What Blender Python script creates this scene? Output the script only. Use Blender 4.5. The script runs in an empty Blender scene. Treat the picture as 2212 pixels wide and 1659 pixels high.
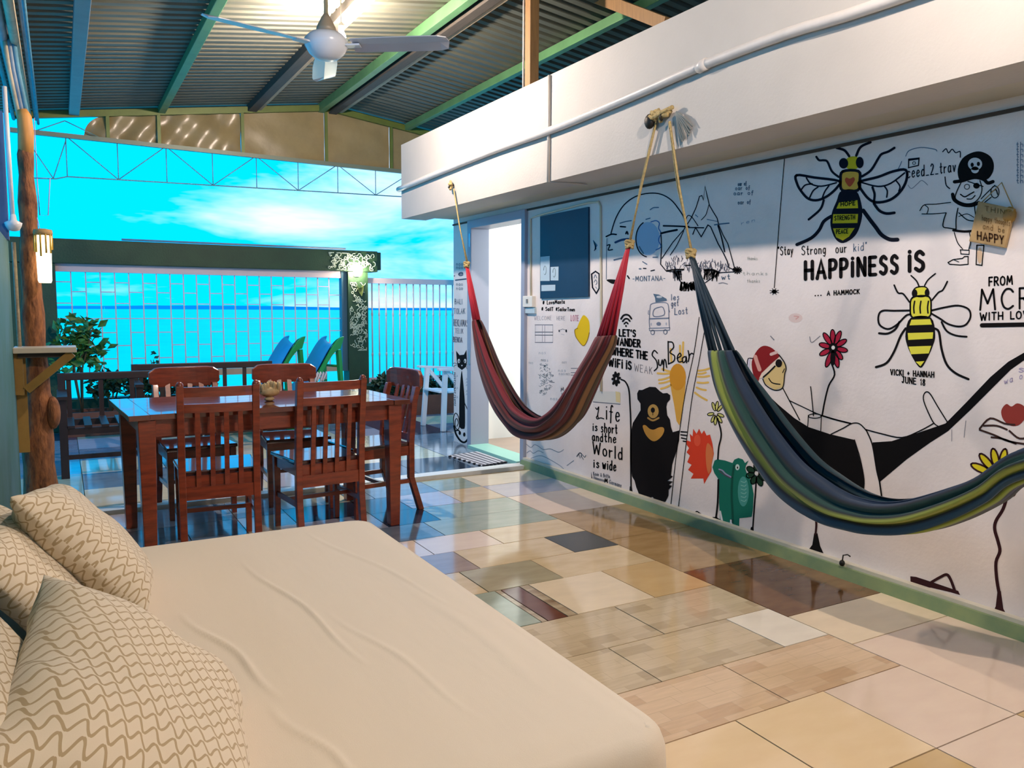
import bpy, bmesh, math, random
import numpy as np
from mathutils import Vector, Matrix
from mathutils.geometry import tessellate_polygon

random.seed(7)
SC = bpy.context.scene
COL = SC.collection

# ------------------------------------------------------------------ camera
W, H = 2212, 1659
FPX = 1735.0
CAM = np.array([0.0, 0.0, 1.30])
YAW, PITCH, ROLL = math.radians(29.325), math.radians(5.371), math.radians(0.315)
_cy, _sy, _cp, _sp = math.cos(YAW), math.sin(YAW), math.cos(PITCH), math.sin(PITCH)
FW = np.array([_sy * _cp, _cy * _cp, -_sp])
_rt = np.array([_cy, -_sy, 0.0])
_up = np.cross(_rt, FW)
RT = _rt * math.cos(ROLL) + _up * math.sin(ROLL)
UP = -_rt * math.sin(ROLL) + _up * math.cos(ROLL)
cam_d = bpy.data.cameras.new('camera')
cam = bpy.data.objects.new('camera', cam_d)
COL.objects.link(cam)
cam_d.sensor_fit = 'HORIZONTAL'
cam_d.sensor_width = 36.0
cam_d.lens = FPX / W * 36.0
cam_d.clip_end = 9000
cam_d.clip_start = 0.02
cam.matrix_world = Matrix(((RT[0], UP[0], -FW[0], CAM[0]), (RT[1], UP[1], -FW[1], CAM[1]),
                           (RT[2], UP[2], -FW[2], CAM[2]), (0, 0, 0, 1)))
SC.camera = cam

def ray(x, y):
    return FW + RT * (x - W / 2) / FPX - UP * (y - H / 2) / FPX
def on_x(x, y, X):
    d = ray(x, y); return CAM + d * X / d[0]
def on_y(x, y, Y):
    d = ray(x, y); return CAM + d * Y / d[1]
def on_z(x, y, Z=0.0):
    d = ray(x, y); return CAM + d * (Z - CAM[2]) / d[2]

# ------------------------------------------------------------------ view, sky
SC.view_settings.view_transform = 'Standard'
SC.view_settings.look = 'None'
SC.view_settings.gamma = 1.0
SC.view_settings.use_curve_mapping = False
SC.view_settings.exposure = 0.0
SKY_STRENGTH = 2.2
SC.cycles.max_bounces = 7
SC.cycles.diffuse_bounces = 4
SC.cycles.glossy_bounces = 3
SC.cycles.transmission_bounces = 2
SC.cycles.caustics_reflective = False
SC.cycles.caustics_refractive = False

wd = bpy.data.worlds.new('sky'); SC.world = wd; wd.use_nodes = True
nt = wd.node_tree; nt.nodes.clear()
def wn(t, **k):
    n = nt.nodes.new(t)
    for a, b in k.items(): setattr(n, a, b)
    return n
tc = wn('ShaderNodeTexCoord')
mp = wn('ShaderNodeMapping'); mp.inputs['Scale'].default_value = (1.0, 1.0, 4.2)
mp.inputs['Location'].default_value = (1.35, 2.1, 0.7)
nz = wn('ShaderNodeTexNoise'); nz.inputs['Scale'].default_value = 3.4; nz.inputs['Detail'].default_value = 5
nz.inputs['Roughness'].default_value = 0.60; nz.inputs['Distortion'].default_value = 0.35
rp = wn('ShaderNodeValToRGB')
rp.color_ramp.elements[0].position = 0.57; rp.color_ramp.elements[0].color = (0, 0, 0, 1)
rp.color_ramp.elements[1].position = 0.86; rp.color_ramp.elements[1].color = (1, 1, 1, 1)
mx = wn('ShaderNodeMixRGB'); mx.inputs[1].default_value = (0.0, 0.40, 0.90, 1); mx.inputs[2].default_value = (0.50, 0.55, 0.62, 1)
bg = wn('ShaderNodeBackground'); bg.inputs['Strength'].default_value = SKY_STRENGTH
out = wn('ShaderNodeOutputWorld')
L = nt.links.new
L(tc.outputs['Generated'], mp.inputs[0]); L(mp.outputs[0], nz.inputs['Vector'])
# a cloud bank low over the sea, right of the middle of the terrace view
dt = wn('ShaderNodeVectorMath', operation='DOT_PRODUCT'); dt.inputs[1].default_value = (0.40, 0.91, 0.09)
mr = wn('ShaderNodeMapRange', interpolation_type='SMOOTHSTEP'); mr.inputs['From Min'].default_value = 0.955; mr.inputs['From Max'].default_value = 1.0
mr.inputs['To Min'].default_value = 0.0; mr.inputs['To Max'].default_value = 0.20
ad = wn('ShaderNodeMath', operation='ADD')
L(tc.outputs['Generated'], dt.inputs[0]); L(dt.outputs['Value'], mr.inputs['Value']); L(nz.outputs['Fac'], ad.inputs[0]); L(mr.outputs[0], ad.inputs[1]); L(ad.outputs[0], rp.inputs[0])
L(rp.outputs[0], mx.inputs[0]); L(mx.outputs[0], bg.inputs[0]); L(bg.outputs[0], out.inputs[0])

# ------------------------------------------------------------------ materials
MATS = {}
def _lin(c):
    return tuple((v / 12.92 if v <= 0.04045 else ((v + 0.055) / 1.055) ** 2.4) for v in c)
def mat(name, rgb=None, rough=0.6, metal=0.0, var=0.0, vscale=8.0, bump=0.0, bscale=40.0, spec=0.5,
        emit=None, estr=0.0, stretch=None, rgb2=None, coat=0.0, trans=0.0, lin=False):
    """plain principled material; rgb is sRGB 0-255; var mixes towards rgb2 (or a darker tone) with noise"""
    if name in MATS: return MATS[name]
    m = bpy.data.materials.new(name); m.use_nodes = True
    t = m.node_tree; b = t.nodes['Principled BSDF']
    c = _lin([v / 255 for v in rgb]) if not lin else rgb
    b.inputs['Base Color'].default_value = (*c, 1)
    b.inputs['Roughness'].default_value = rough
    b.inputs['Metallic'].default_value = metal
    b.inputs['Specular IOR Level'].default_value = spec
    b.inputs['Coat Weight'].default_value = coat
    b.inputs['Transmission Weight'].default_value = trans
    if emit is not None:
        b.inputs['Emission Color'].default_value = (*emit, 1); b.inputs['Emission Strength'].default_value = estr
    if var > 0 or bump > 0:
        tcn = t.nodes.new('ShaderNodeTexCoord'); mpn = t.nodes.new('ShaderNodeMapping')
        if stretch: mpn.inputs['Scale'].default_value = stretch
        t.links.new(tcn.outputs['Object'], mpn.inputs[0])
        if var > 0:
            n = t.nodes.new('ShaderNodeTexNoise'); n.inputs['Scale'].default_value = vscale
            n.inputs['Detail'].default_value = 5; n.inputs['Roughness'].default_value = 0.6
            t.links.new(mpn.outputs[0], n.inputs['Vector'])
            r = t.nodes.new('ShaderNodeValToRGB')
            c2 = _lin([v / 255 for v in rgb2]) if rgb2 else tuple(v * (1 - var) for v in c)
            r.color_ramp.elements[0].position = 0.35; r.color_ramp.elements[0].color = (*c, 1)
            r.color_ramp.elements[1].position = 0.68; r.color_ramp.elements[1].color = (*c2, 1)
            t.links.new(n.outputs['Fac'], r.inputs[0]); t.links.new(r.outputs[0], b.inputs['Base Color'])
        if bump > 0:
            n2 = t.nodes.new('ShaderNodeTexNoise'); n2.inputs['Scale'].default_value = bscale
            n2.inputs['Detail'].default_value = 4
            t.links.new(mpn.outputs[0], n2.inputs['Vector'])
            bp = t.nodes.new('ShaderNodeBump'); bp.inputs['Strength'].default_value = bump
            bp.inputs['Distance'].default_value = 0.01
            t.links.new(n2.outputs['Fac'], bp.inputs['Height']); t.links.new(bp.outputs[0], b.inputs['Normal'])
    MATS[name] = m
    return m

# ------------------------------------------------------------------ mesh collector
class MB:
    def __init__(s):
        s.v = []; s.f = []; s.mi = []; s.uv = None; s.smooth = []
    def add(s, vs, fs, mi=0, smooth=False):
        o = len(s.v)
        s.v += [tuple(float(c) for c in p) for p in vs]
        for f in fs:
            s.f.append(tuple(i + o for i in f)); s.mi.append(mi); s.smooth.append(smooth)
        return s
    def box(s, x0, x1, y0, y1, z0, z1, mi=0):
        vs = [(x, y, z) for z in (z0, z1) for y in (y0, y1) for x in (x0, x1)]
        return s.add(vs, [(0, 2, 3, 1), (4, 5, 7, 6), (0, 1, 5, 4), (2, 6, 7, 3), (0, 4, 6, 2), (1, 3, 7, 5)], mi)
    def hexa(s, bot, top, mi=0):
        return s.add(list(bot) + list(top), [(3, 2, 1, 0), (4, 5, 6, 7), (0, 1, 5, 4), (1, 2, 6, 5), (2, 3, 7, 6), (3, 0, 4, 7)], mi)
    def bar(s, p0, p1, w, h, up=(0, 0, 1), mi=0):
        """rectangular bar from p0 to p1, w sideways, h along up"""
        p0, p1 = Vector(p0), Vector(p1); d = (p1 - p0).normalized(); u = Vector(up)
        if abs(d.dot(u)) > 0.98: u = Vector((0, 1, 0))
        sd = d.cross(u).normalized(); u = sd.cross(d).normalized()
        q = [sd * (a * w / 2) + u * (b * h / 2) for a, b in ((-1, -1), (1, -1), (1, 1), (-1, 1))]
        return s.hexa([p0 + k for k in q], [p1 + k for k in q], mi)
    def tube(s, pts, r, n=8, mi=0, cap=True):
        pts = [Vector(p) for p in pts]
        rs = r if isinstance(r, (list, tuple)) else [r] * len(pts)
        vs = []; fs = []
        ref = None
        for i, p in enumerate(pts):
            a = pts[max(0, i - 1)]; b = pts[min(len(pts) - 1, i + 1)]
            d = (b - a)
            if d.length < 1e-9: d = Vector((0, 0, 1))
            d.normalize()
            if ref is None:
                ref = Vector((0, 0, 1)) if abs(d.z) < 0.9 else Vector((1, 0, 0))
            sd = d.cross(ref)
            if sd.length < 1e-6: sd = d.cross(Vector((0, 1, 0)))
            sd.normalize(); u = sd.cross(d).normalized(); ref = u
            for k in range(n):
                t = 2 * math.pi * k / n
                vs.append(p + sd * (rs[i] * math.cos(t)) + u * (rs[i] * math.sin(t)))
        for i in range(len(pts) - 1):
            for k in range(n):
                fs.append((i * n + k, i * n + (k + 1) % n, (i + 1) * n + (k + 1) % n, (i + 1) * n + k))
        if cap:
            fs.append(tuple(range(n))[::-1]); fs.append(tuple((len(pts) - 1) * n + k for k in range(n)))
        return s.add(vs, fs, mi, True)
    def lathe(s, prof, c=(0, 0, 0), n=20, mi=0, axis='z'):
        vs = []; fs = []
        for (r, z) in prof:
            for k in range(n):
                t = 2 * math.pi * k / n
                if axis == 'z': vs.append((c[0] + r * math.cos(t), c[1] + r * math.sin(t), c[2] + z))
                else: vs.append((c[0] + r * math.cos(t), c[1] + z, c[2] + r * math.sin(t)))
        for i in range(len(prof) - 1):
            for k in range(n):
                fs.append((i * n + k, i * n + (k + 1) % n, (i + 1) * n + (k + 1) % n, (i + 1) * n + k))
        fs.append(tuple(range(n))[::-1]); fs.append(tuple((len(prof) - 1) * n + k for k in range(n)))
        return s.add(vs, fs, mi, True)
    def ell(s, c, rx, ry, rz, n=14, m=9, mi=0, jit=0.0, rnd=None):
        vs = []; fs = []
        for i in range(m + 1):
            ph = math.pi * i / m
            for k in range(n):
                t = 2 * math.pi * k / n
                j = 1 + (rnd.uniform(-jit, jit) if rnd and 0 < i < m else 0)
                vs.append((c[0] + rx * j * math.sin(ph) * math.cos(t), c[1] + ry * j * math.sin(ph) * math.sin(t), c[2] + rz * j * math.cos(ph)))
        for i in range(m):
            for k in range(n):
                fs.append((i * n + k, (i + 1) * n + k, (i + 1) * n + (k + 1) % n, i * n + (k + 1) % n))
        return s.add(vs, fs, mi, True)
    def build(s, name, mats, parent=None, bevel=0.0, segs=2, world=True, uvs=None):
        """link as one mesh object; with a parent the vertices are taken as world positions unless world=False"""
        me = bpy.data.meshes.new(name)
        vs = s.v
        if parent is not None and world:
            o = parent['_o'] if '_o' in parent else (0, 0, 0)
            vs = [(a - o[0], b - o[1], c - o[2]) for a, b, c in vs]
        me.from_pydata(vs, [], s.f)
        ms = mats if isinstance(mats, (list, tuple)) else [mats]
        for m in ms: me.materials.append(m)
        me.polygons.foreach_set('material_index', s.mi)
        me.polygons.foreach_set('use_smooth', s.smooth)
        if uvs is not None:
            ul = me.uv_layers.new(name='UVMap')
            for lp in me.loops: ul.data[lp.index].uv = uvs[lp.vertex_index]
        if bevel > 0:
            bm = bmesh.new(); bm.from_mesh(me)
            bmesh.ops.recalc_face_normals(bm, faces=bm.faces)
            ed = [e for e in bm.edges if len(e.link_faces) == 2 and e.calc_face_angle(0) > 0.5]
            bmesh.ops.bevel(bm, geom=ed, offset=bevel, segments=segs, profile=0.6, affect='EDGES', clamp_overlap=True)
            bm.to_mesh(me); bm.free()
        me.update()
        ob = bpy.data.objects.new(name, me); COL.objects.link(ob)
        if parent is not None: ob.parent = parent
        return ob

def empty(name, loc=(0, 0, 0), rz=0.0):
    o = bpy.data.objects.new(name, None); COL.objects.link(o)
    o.location = loc; o.rotation_euler = (0, 0, rz); o.empty_display_size = 0.1
    o['_o'] = [float(c) for c in loc]
    return o
def tag(o, label, cat=None, group=None, kind=None):
    o['label'] = label
    if cat: o['category'] = cat
    if group: o['group'] = group
    if kind: o['kind'] = kind
    return o
def copy_tree(o, parent=None):
    c = o.copy(); COL.objects.link(c); c.parent = parent
    for ch in [k for k in COL.objects if k.parent == o]:
        copy_tree(ch, c)
    return c
def smooth_curve(pts, n=6, closed=False):
    """Catmull-Rom through the points"""
    P = [np.array(p, float) for p in pts]; N = len(P)
    if N < 3: return P
    res = []
    rng = range(N if closed else N - 1)
    for i in rng:
        if closed: a, b, c, d = P[(i - 1) % N], P[i], P[(i + 1) % N], P[(i + 2) % N]
        else: a, b, c, d = P[max(i - 1, 0)], P[i], P[i + 1], P[min(i + 2, N - 1)]
        for k in range(n):
            t = k / n
            res.append(0.5 * ((2 * b) + (c - a) * t + (2 * a - 5 * b + 4 * c - d) * t * t + (3 * b - a - 3 * c + d) * t ** 3))
    if not closed: res.append(P[-1])
    return res
# ================================================================== SETTING
XW = 3.33            # mural wall plane
Y_END = 7.09         # far end of the mural building
X_BEAM = 2.80
M_white = mat('wall_white_paint', (226, 222, 216), 0.75, var=0.05, vscale=3, bump=0.15, bscale=90)
M_mural = mat('mural_wall_white_paint', (234, 227, 224), 0.7, var=0.06, vscale=2.2, bump=0.12, bscale=60, rgb2=(220, 213, 210))
M_fascia = mat('fascia_white_paint', (190, 186, 180), 0.7, var=0.08, vscale=2.0, bump=0.12, bscale=60)
M_soffit = mat('soffit_paint', (196, 192, 176), 0.8, var=0.08, vscale=3)
M_green = mat('dark_green_paint', (38, 66, 36), 0.6, var=0.3, vscale=4, bump=0.3, bscale=50)
M_base = mat('green_plinth_paint', (136, 152, 104), 0.4, var=0.25, vscale=5, rgb2=(110, 135, 100))
M_grout = mat('grout', (138, 126, 100), 0.8)
M_pinkwhite = mat('pale_pink_painted_steel', (214, 190, 190), 0.5)

def struct(o, label, cat=None):
    o['kind'] = 'structure'; o['label'] = label
    return o

# ---- floor slab and tiles
fl = MB().box(-2.2, 6.2, -1.4, 9.75, -0.25, -0.010).build('floor', M_grout)
struct(fl, 'glossy patchwork tiled floor of cream, beige and dark tiles')
TM = {}
def tile_mat(key, c, c2=None, rough=0.10, plank=None):
    m = bpy.data.materials.new('tile_' + key); m.use_nodes = True
    t = m.node_tree; b = t.nodes['Principled BSDF']
    b.inputs['Roughness'].default_value = rough; b.inputs['Specular IOR Level'].default_value = 0.55
    tcn = t.nodes.new('ShaderNodeTexCoord')
    c = _lin([v / 255 for v in c]); c2 = _lin([v / 255 for v in c2]) if c2 else tuple(v * 0.9 for v in c)
    if plank:
        mpn = t.nodes.new('ShaderNodeMapping')
        br = t.nodes.new('ShaderNodeTexBrick')
        br.inputs['Color1'].default_value = (*c, 1); br.inputs['Color2'].default_value = (*c2, 1)
        br.inputs['Mortar'].default_value = (*[v * 0.8 for v in c], 1)
        br.inputs['Scale'].default_value = 1.0
        br.inputs['Brick Width'].default_value = 0.155; br.inputs['Row Height'].default_value = 0.064
        br.inputs['Mortar Size'].default_value = 0.0012; br.inputs['Bias'].default_value = -0.45
        br.offset = 0.37; br.squash = 1.0
        t.links.new(tcn.outputs['Object'], mpn.inputs[0]); t.links.new(mpn.outputs[0], br.inputs['Vector'])
        nz2 = t.nodes.new('ShaderNodeTexNoise'); nz2.inputs['Scale'].default_value = 30
        mp2 = t.nodes.new('ShaderNodeMapping'); mp2.inputs['Scale'].default_value = (0.3, 2.5, 1)
        t.links.new(tcn.outputs['Object'], mp2.inputs[0]); t.links.new(mp2.outputs[0], nz2.inputs['Vector'])
        mm = t.nodes.new('ShaderNodeMixRGB'); mm.blend_type = 'MULTIPLY'; mm.inputs[0].default_value = 0.25
        t.links.new(br.outputs['Color'], mm.inputs[1]); t.links.new(nz2.outputs['Fac'], mm.inputs[2])
        hs = t.nodes.new('ShaderNodeGamma'); hs.inputs[1].default_value = 0.92
        t.links.new(mm.outputs[0], hs.inputs[0]); t.links.new(hs.outputs[0], b.inputs['Base Color'])
    else:
        n = t.nodes.new('ShaderNodeTexNoise'); n.inputs['Scale'].default_value = 9; n.inputs['Detail'].default_value = 6
        mpn = t.nodes.new('ShaderNodeMapping'); mpn.inputs['Scale'].default_value = (0.6, 1.6, 1)
        t.links.new(tcn.outputs['Object'], mpn.inputs[0]); t.links.new(mpn.outputs[0], n.inputs['Vector'])
        r = t.nodes.new('ShaderNodeValToRGB')
        r.color_ramp.elements[0].position = 0.3; r.color_ramp.elements[0].color = (*c, 1)
        r.color_ramp.elements[1].position = 0.72; r.color_ramp.elements[1].color = (*c2, 1)
        t.links.new(n.outputs['Fac'], r.inputs[0]); t.links.new(r.outputs[0], b.inputs['Base Color'])
    TM[key] = m
tile_mat('cream', (236, 218, 186)); tile_mat('cream2', (232, 206, 164), (238, 214, 174)); tile_mat('pink', (226, 204, 184), (232, 212, 190))
tile_mat('beige', (204, 174, 124), (212, 184, 136)); tile_mat('white', (240, 232, 214)); tile_mat('slate', (52, 56, 54), (62, 66, 64), 0.25)
tile_mat('brown', (104, 72, 44), (128, 92, 58)); tile_mat('tan', (158, 128, 84), (180, 150, 104)); tile_mat('plankp', (228, 198, 160), (188, 146, 104), plank=True)
tile_mat('plankg', (214, 194, 158), (164, 142, 106), plank=True); tile_mat('wood', (222, 200, 160), (206, 182, 140))
tile_mat('greywood', (180, 172, 142), (160, 150, 122)); tile_mat('greyblue', (132, 146, 160), (112, 128, 146)); tile_mat('dkblue', (40, 52, 74), (56, 68, 90))
tile_mat('greengrey', (150, 164, 146), (168, 178, 160)); tile_mat('lilac', (196, 190, 200), (184, 180, 194)); tile_mat('brownwood', (168, 140, 116), (150, 122, 100))
tile_mat('terra', (104, 64, 48), (116, 74, 56)); tile_mat('mosaic', (206, 190, 158), (120, 92, 66)); tile_mat('navy', (36, 46, 60), (48, 60, 78))
_tm_cache = {}
def tile(x0, x1, y0, y1, key):
    g = 0.0025; dx = round(x1 - x0, 3); dy = round(y1 - y0, 3)
    k = (dx, dy, key)
    if k not in _tm_cache:
        o = MB().box(-dx / 2 + g, dx / 2 - g, -dy / 2 + g, dy / 2 - g, -0.012, 0).build('tile', TM[key], fl, world=False)
        _tm_cache[k] = o.data
    else:
        o = bpy.data.objects.new('tile', _tm_cache[k]); COL.objects.link(o); o.parent = fl
    o.location = ((x0 + x1) / 2, (y0 + y1) / 2, random.uniform(-0.0006, 0.0006))
def row(y0, y1, *seg):
    for i in range(0, len(seg) - 1, 2):
        tile(seg[i], seg[i + 2], y0, y1, seg[i + 1])
row(1.37, 1.78, 1.2, 'cream2', 1.41, 'cream2', 1.82, 'cream2', 2.23, 'pink', 2.65)
row(1.78, 2.10, 1.2, 'plankp', 1.53, 'plankp', 2.07, 'plankp', 2.65)
row(2.10, 2.42, 1.2, 'plankg', 1.79, 'plankg', 2.40, 'white', 2.65)
row(2.42, 2.76, 1.2, 'plankg', 1.50, 'plankg', 2.07, 'plankg', 2.65)
row(2.76, 3.18, 1.2, 'greengrey', 1.70, 'mosaic', 1.73, 'terra', 1.83, 'mosaic', 1.88, 'cream', 2.30, 'beige', 2.65)
row(3.18, 3.50, 1.2, 'wood', 1.67, 'greywood', 2.08, 'wood', 2.65)
row(3.50, 3.82, 1.2, 'brownwood', 1.79, 'wood', 2.36, 'slate', 2.65)
row(3.82, 4.12, 1.2, 'pink', 1.68, 'pink', 2.10, 'wood', 2.65)
row(4.12, 4.44, 1.2, 'greyblue', 1.45, 'greyblue', 1.88, 'greengrey', 2.65)
row(4.44, 4.78, 1.2, 'lilac', 1.66, 'dkblue', 2.00, 'greengrey', 2.65)
row(4.78, 5.16, 1.2, 'dkblue', 1.66, 'dkblue', 1.95, 'lilac', 2.31, 'wood', 2.65)
row(5.16, 5.52, 1.2, 'cream', 1.66, 'greyblue', 1.83, 'greyblue', 2.31, 'greengrey', 2.65)
for y0, y1, k in ((-1.4, -0.7, 'cream2'), (-0.7, -0.05, 'pink'), (-0.05, 0.65, 'cream2'), (0.65, 1.37, 'beige'), (1.37, 1.99, 'pink'),
                  (1.99, 2.31, 'cream'), (2.31, 2.97, 'brown'), (2.97, 3.60, 'tan'), (3.60, 4.24, 'tan'), (4.24, 4.78, 'pink'),
                  (4.78, 5.16, 'lilac'), (5.16, 5.52, 'cream')):
    tile(2.65, 3.30, y0, y1, k)
gx = [-0.26, 0.18, 0.59, 1.0, 1.41, 1.82, 2.23, 2.65]
for j, (y0, y1) in enumerate(((-1.4, -0.68), (-0.68, -0.27), (-0.27, 0.14), (0.14, 0.55), (0.55, 0.96), (0.96, 1.37))):
    for i in range(7):
        tile(gx[i], gx[i + 1], y0, y1, ('cream2', 'beige', 'cream2', 'pink')[(i * 2 + j * 3) % 4])
lx = [-0.26, 0.18, 0.59, 0.9, 1.2]
ly = [1.37, 1.78, 2.19, 2.60, 3.01, 3.42, 3.83, 4.24, 4.65, 5.06, 5.52]
lk = ['cream', 'lilac', 'greyblue', 'dkblue', 'greyblue', 'cream', 'lilac', 'dkblue', 'wood', 'greyblue']
for j in range(10):
    for i in range(4):
        tile(lx[i], lx[i + 1], ly[j], ly[j + 1], lk[(i * 3 + j * 7) % 10])
# terrace beyond the kerb
ty = [5.72, 6.38, 7.0, 7.62, 8.24, 8.86, 9.4]
tx = [-2.0, -1.2, -0.5, 0.1, 0.7, 1.3, 1.9, 2.42, 2.92, 3.55, 4.2, 4.9, 5.6]
tk = ['greyblue', 'lilac', 'cream', 'greyblue', 'dkblue', 'cream', 'greengrey']
for j in range(6):
    for i in range(12):
        if tx[i] > 3.3 and ty[j] < 7.0: continue
        k = 'navy' if (i, j) == (7, 0) else tk[(i * 3 + j * 5 + (i * j) % 3) % 7]
        tile(tx[i], min(tx[i + 1], 3.325) if ty[j] < 7.0 else tx[i + 1], ty[j], ty[j + 1], k)
kb = MB().hexa([(-0.26, 5.54, -0.02), (3.325, 5.60, -0.02), (3.325, 5.72, -0.02), (-0.26, 5.66, -0.02)],
               [(-0.26, 5.54, 0.022), (3.325, 5.60, 0.022), (3.325, 5.72, 0.022), (-0.26, 5.66, 0.022)]).build('trim_1', mat('kerb_white', (222, 226, 226), 0.35, var=0.05))
struct(kb, 'low white threshold kerb across the tiled floor')

# ---- mural wall with the door opening
DY0, DY1, DZ = 5.735, 6.66, 2.03     # door opening
wr = MB()
wr.box(XW, XW + 0.14, -1.4, DY0, -0.1, 2.16); wr.box(XW, XW + 0.14, DY1, Y_END, -0.1, 2.16); wr.box(XW, XW + 0.14, DY0, DY1, DZ, 2.16)
wr = wr.build('wall_right', M_mural); struct(wr, 'white mural wall covered in drawings and lettering')
wr['_o'] = [0.0, 0.0, 0.0]
# building block above with fascia
ub = MB().box(X_BEAM, X_BEAM + 0.24, -1.4, Y_END, 2.12, 2.79).build('beam', M_fascia)
struct(ub, 'deep white fascia beam above the mural wall'); ub.name = 'trim_2'
so = MB().box(X_BEAM + 0.24, 5.6, -1.4, Y_END, 2.145, 2.60)
so = so.build('ceiling_1', M_soffit); struct(so, 'pale soffit slab under the overhanging beam')
# plinth along the mural wall
pl = MB()
pl.hexa([(3.255, -1.4, -0.02), (XW + 0.002, -1.4, -0.02), (XW + 0.002, DY0 - 0.06, -0.02), (3.255, DY0 - 0.06, -0.02)],
        [(3.275, -1.4, 0.055), (XW + 0.002, -1.4, 0.055), (XW + 0.002, DY0 - 0.06, 0.055), (3.275, DY0 - 0.06, 0.055)])
pl = pl.build('baseboard_right', M_base); struct(pl, 'green painted plinth along the foot of the mural wall')
le = MB().box(3.292, XW + 0.002, -1.4, DY0 - 0.06, 0.055, 0.072).build('ledge', mat('ledge_white', (212, 208, 190), 0.5, var=0.1), pl)
bz = MB().box(XW - 0.012, XW + 0.002, -1.4, Y_END, 2.085, 2.100).build('dark_joint', mat('dark_joint', (70, 62, 56), 0.8), wr)
# interior room behind the door
M_room = mat('room_white', (240, 242, 240), 0.6)
rm = MB(); rm.box(XW + 0.14, 5.6, 6.98, 7.09, -0.1, 2.16); rm.box(5.5, 5.6, 4.6, 7.0, -0.1, 2.16); rm.box(XW + 0.14, 5.6, 4.5, 4.62, -0.1, 2.16)
rm = rm.build('wall_interior', M_room); struct(rm, 'bright white walls of the room behind the open door')
ri = MB().box(XW + 0.02, 5.6, 4.5, 7.09, -0.02, 0.012).build('floor_interior', mat('room_floor', (170, 148, 132), 0.35, var=0.1)); struct(ri, 'brownish floor of the lit room behind the door')
# door frame
M_frame = mat('door_frame_grey_blue', (150, 158, 178), 0.4)
df = MB(); df.box(XW - 0.03, XW + 0.16, DY1 - 0.005, DY1 + 0.075, 0.0, DZ + 0.07)
df.box(XW - 0.03, XW + 0.16, DY0 - 0.055, DY0 + 0.005, 0.0, DZ + 0.07); df.box(XW - 0.03, XW + 0.16, DY0, DY1, DZ - 0.005, DZ + 0.07)
dr = df.build('door_1', M_frame, bevel=0.006); struct(dr, 'grey blue frame of the open doorway in the mural wall')
dr['_o'] = [0.0, 0.0, 0.0]
MB().box(XW - 0.06, XW + 0.15, DY0, DY1, -0.005, 0.03).build('threshold', mat('threshold_green', (150, 206, 190), 0.4), dr)
MB().box(XW - 0.034, XW - 0.028, DY1 + 0.004, DY1 + 0.03, 1.86, 1.98).build('hinge', mat('hinge_steel', (180, 185, 195), 0.3, 0.8), dr)
MB().box(XW - 0.034, XW - 0.028, DY1 + 0.004, DY1 + 0.03, 0.78, 0.90).build('hinge', mat('hinge_steel'), dr)

# ---- left wall, added back wall
XL = -0.262
M_left = mat('left_wall_blue_green', (74, 112, 118), 0.65, var=0.25, vscale=1.6, rgb2=(52, 96, 82), bump=0.1)
wl = MB().box(XL - 0.14, XL, -1.4, 5.98, -0.1, 1.70).build('wall_left', M_left); struct(wl, 'blue green painted half wall beside the day bed')
wb = MB().box(XL - 0.14, X_BEAM + 0.4, -1.5, -1.38, -0.1, 3.6).build('wall_back_added', M_white); struct(wb, 'unseen white wall added behind the lounge to block sky')  # unseen wall, added to keep sky light from entering behind the camera

# ---- roof
RX, RZ = 2.59, 3.468
def roof_z(x): return RZ - 0.145 * (RX - x) if x < RX else RZ - 0.125 * (x - RX)
def tin(x0, x1):
    prof = []; y = -1.5; p = 0.11
    while y < 8.74:
        prof += [(y, 0), (y + p * 0.50, 0), (y + p * 0.62, 0.020), (y + p * 0.88, 0.020)]
        y += p
    vs = []; fs = []
    for (yy, dz) in prof:
        for x in (x0, x1): vs.append((x, yy, roof_z(x) + dz))
    n = len(prof)
    for i in range(n - 1): fs.append((2 * i, 2 * i + 1, 2 * i + 3, 2 * i + 2))
    return MB().add(vs, fs)
M_tin = mat('corrugated_roof_sheet', (92, 94, 82), 0.55, 0.1, var=0.25, vscale=2.5, stretch=(1, 6, 1))
r1 = tin(-0.95, RX); rf = r1.build('ceiling_2', M_tin); struct(rf, 'corrugated metal roof sheets on both slopes')
rf['_o'] = [0.0, 0.0, 0.0]
tin(RX, 5.7).build('roof_sheet', M_tin, rf)
def purlin(x, w, h, m, y0=-1.4, y1=8.68, dz=0.0):
    x, w, h = x * 1.15, w * 1.15, h * 1.15
    z = roof_z(x) - h / 2 - 0.003 + dz
    return MB().box(x - w / 2, x + w / 2, y0, y1, z - h / 2, z + h / 2).build('purlin', m, rf, bevel=0.004)
M_pgreen = mat('green_painted_steel', (92, 140, 92), 0.45, 0.1, var=0.2, vscale=6)
M_pgrey = mat('blue_grey_painted_steel', (132, 136, 142), 0.45, 0.1, var=0.15)
M_pdark = mat('dark_weathered_timber', (74, 68, 60), 0.7, var=0.3, vscale=10, stretch=(8, 0.6, 8))
M_ppale = mat('pale_timber_and_lit_flank', (176, 158, 130), 0.7, var=0.25, vscale=10, stretch=(8, 0.6, 8))
purlin(0.167, 0.075, 0.055, M_pgrey); purlin(0.82, 0.055, 0.055, M_pgreen); purlin(1.56, 0.075, 0.06, M_pdark)
purlin(1.625, 0.03, 0.05, M_ppale)  # pale strip paints the lit flank of the dark purlin beside it
purlin(2.19, 0.055, 0.075, M_pgreen); purlin(2.30, 0.07, 0.08, M_pdark); purlin(2.365, 0.035, 0.06, M_ppale); purlin(3.03, 0.05, 0.06, M_pgreen)  # the pale strip here is the dark purlin's lit flank, done in colour
purlin(3.75, 0.05, 0.06, M_pgreen)
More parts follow.
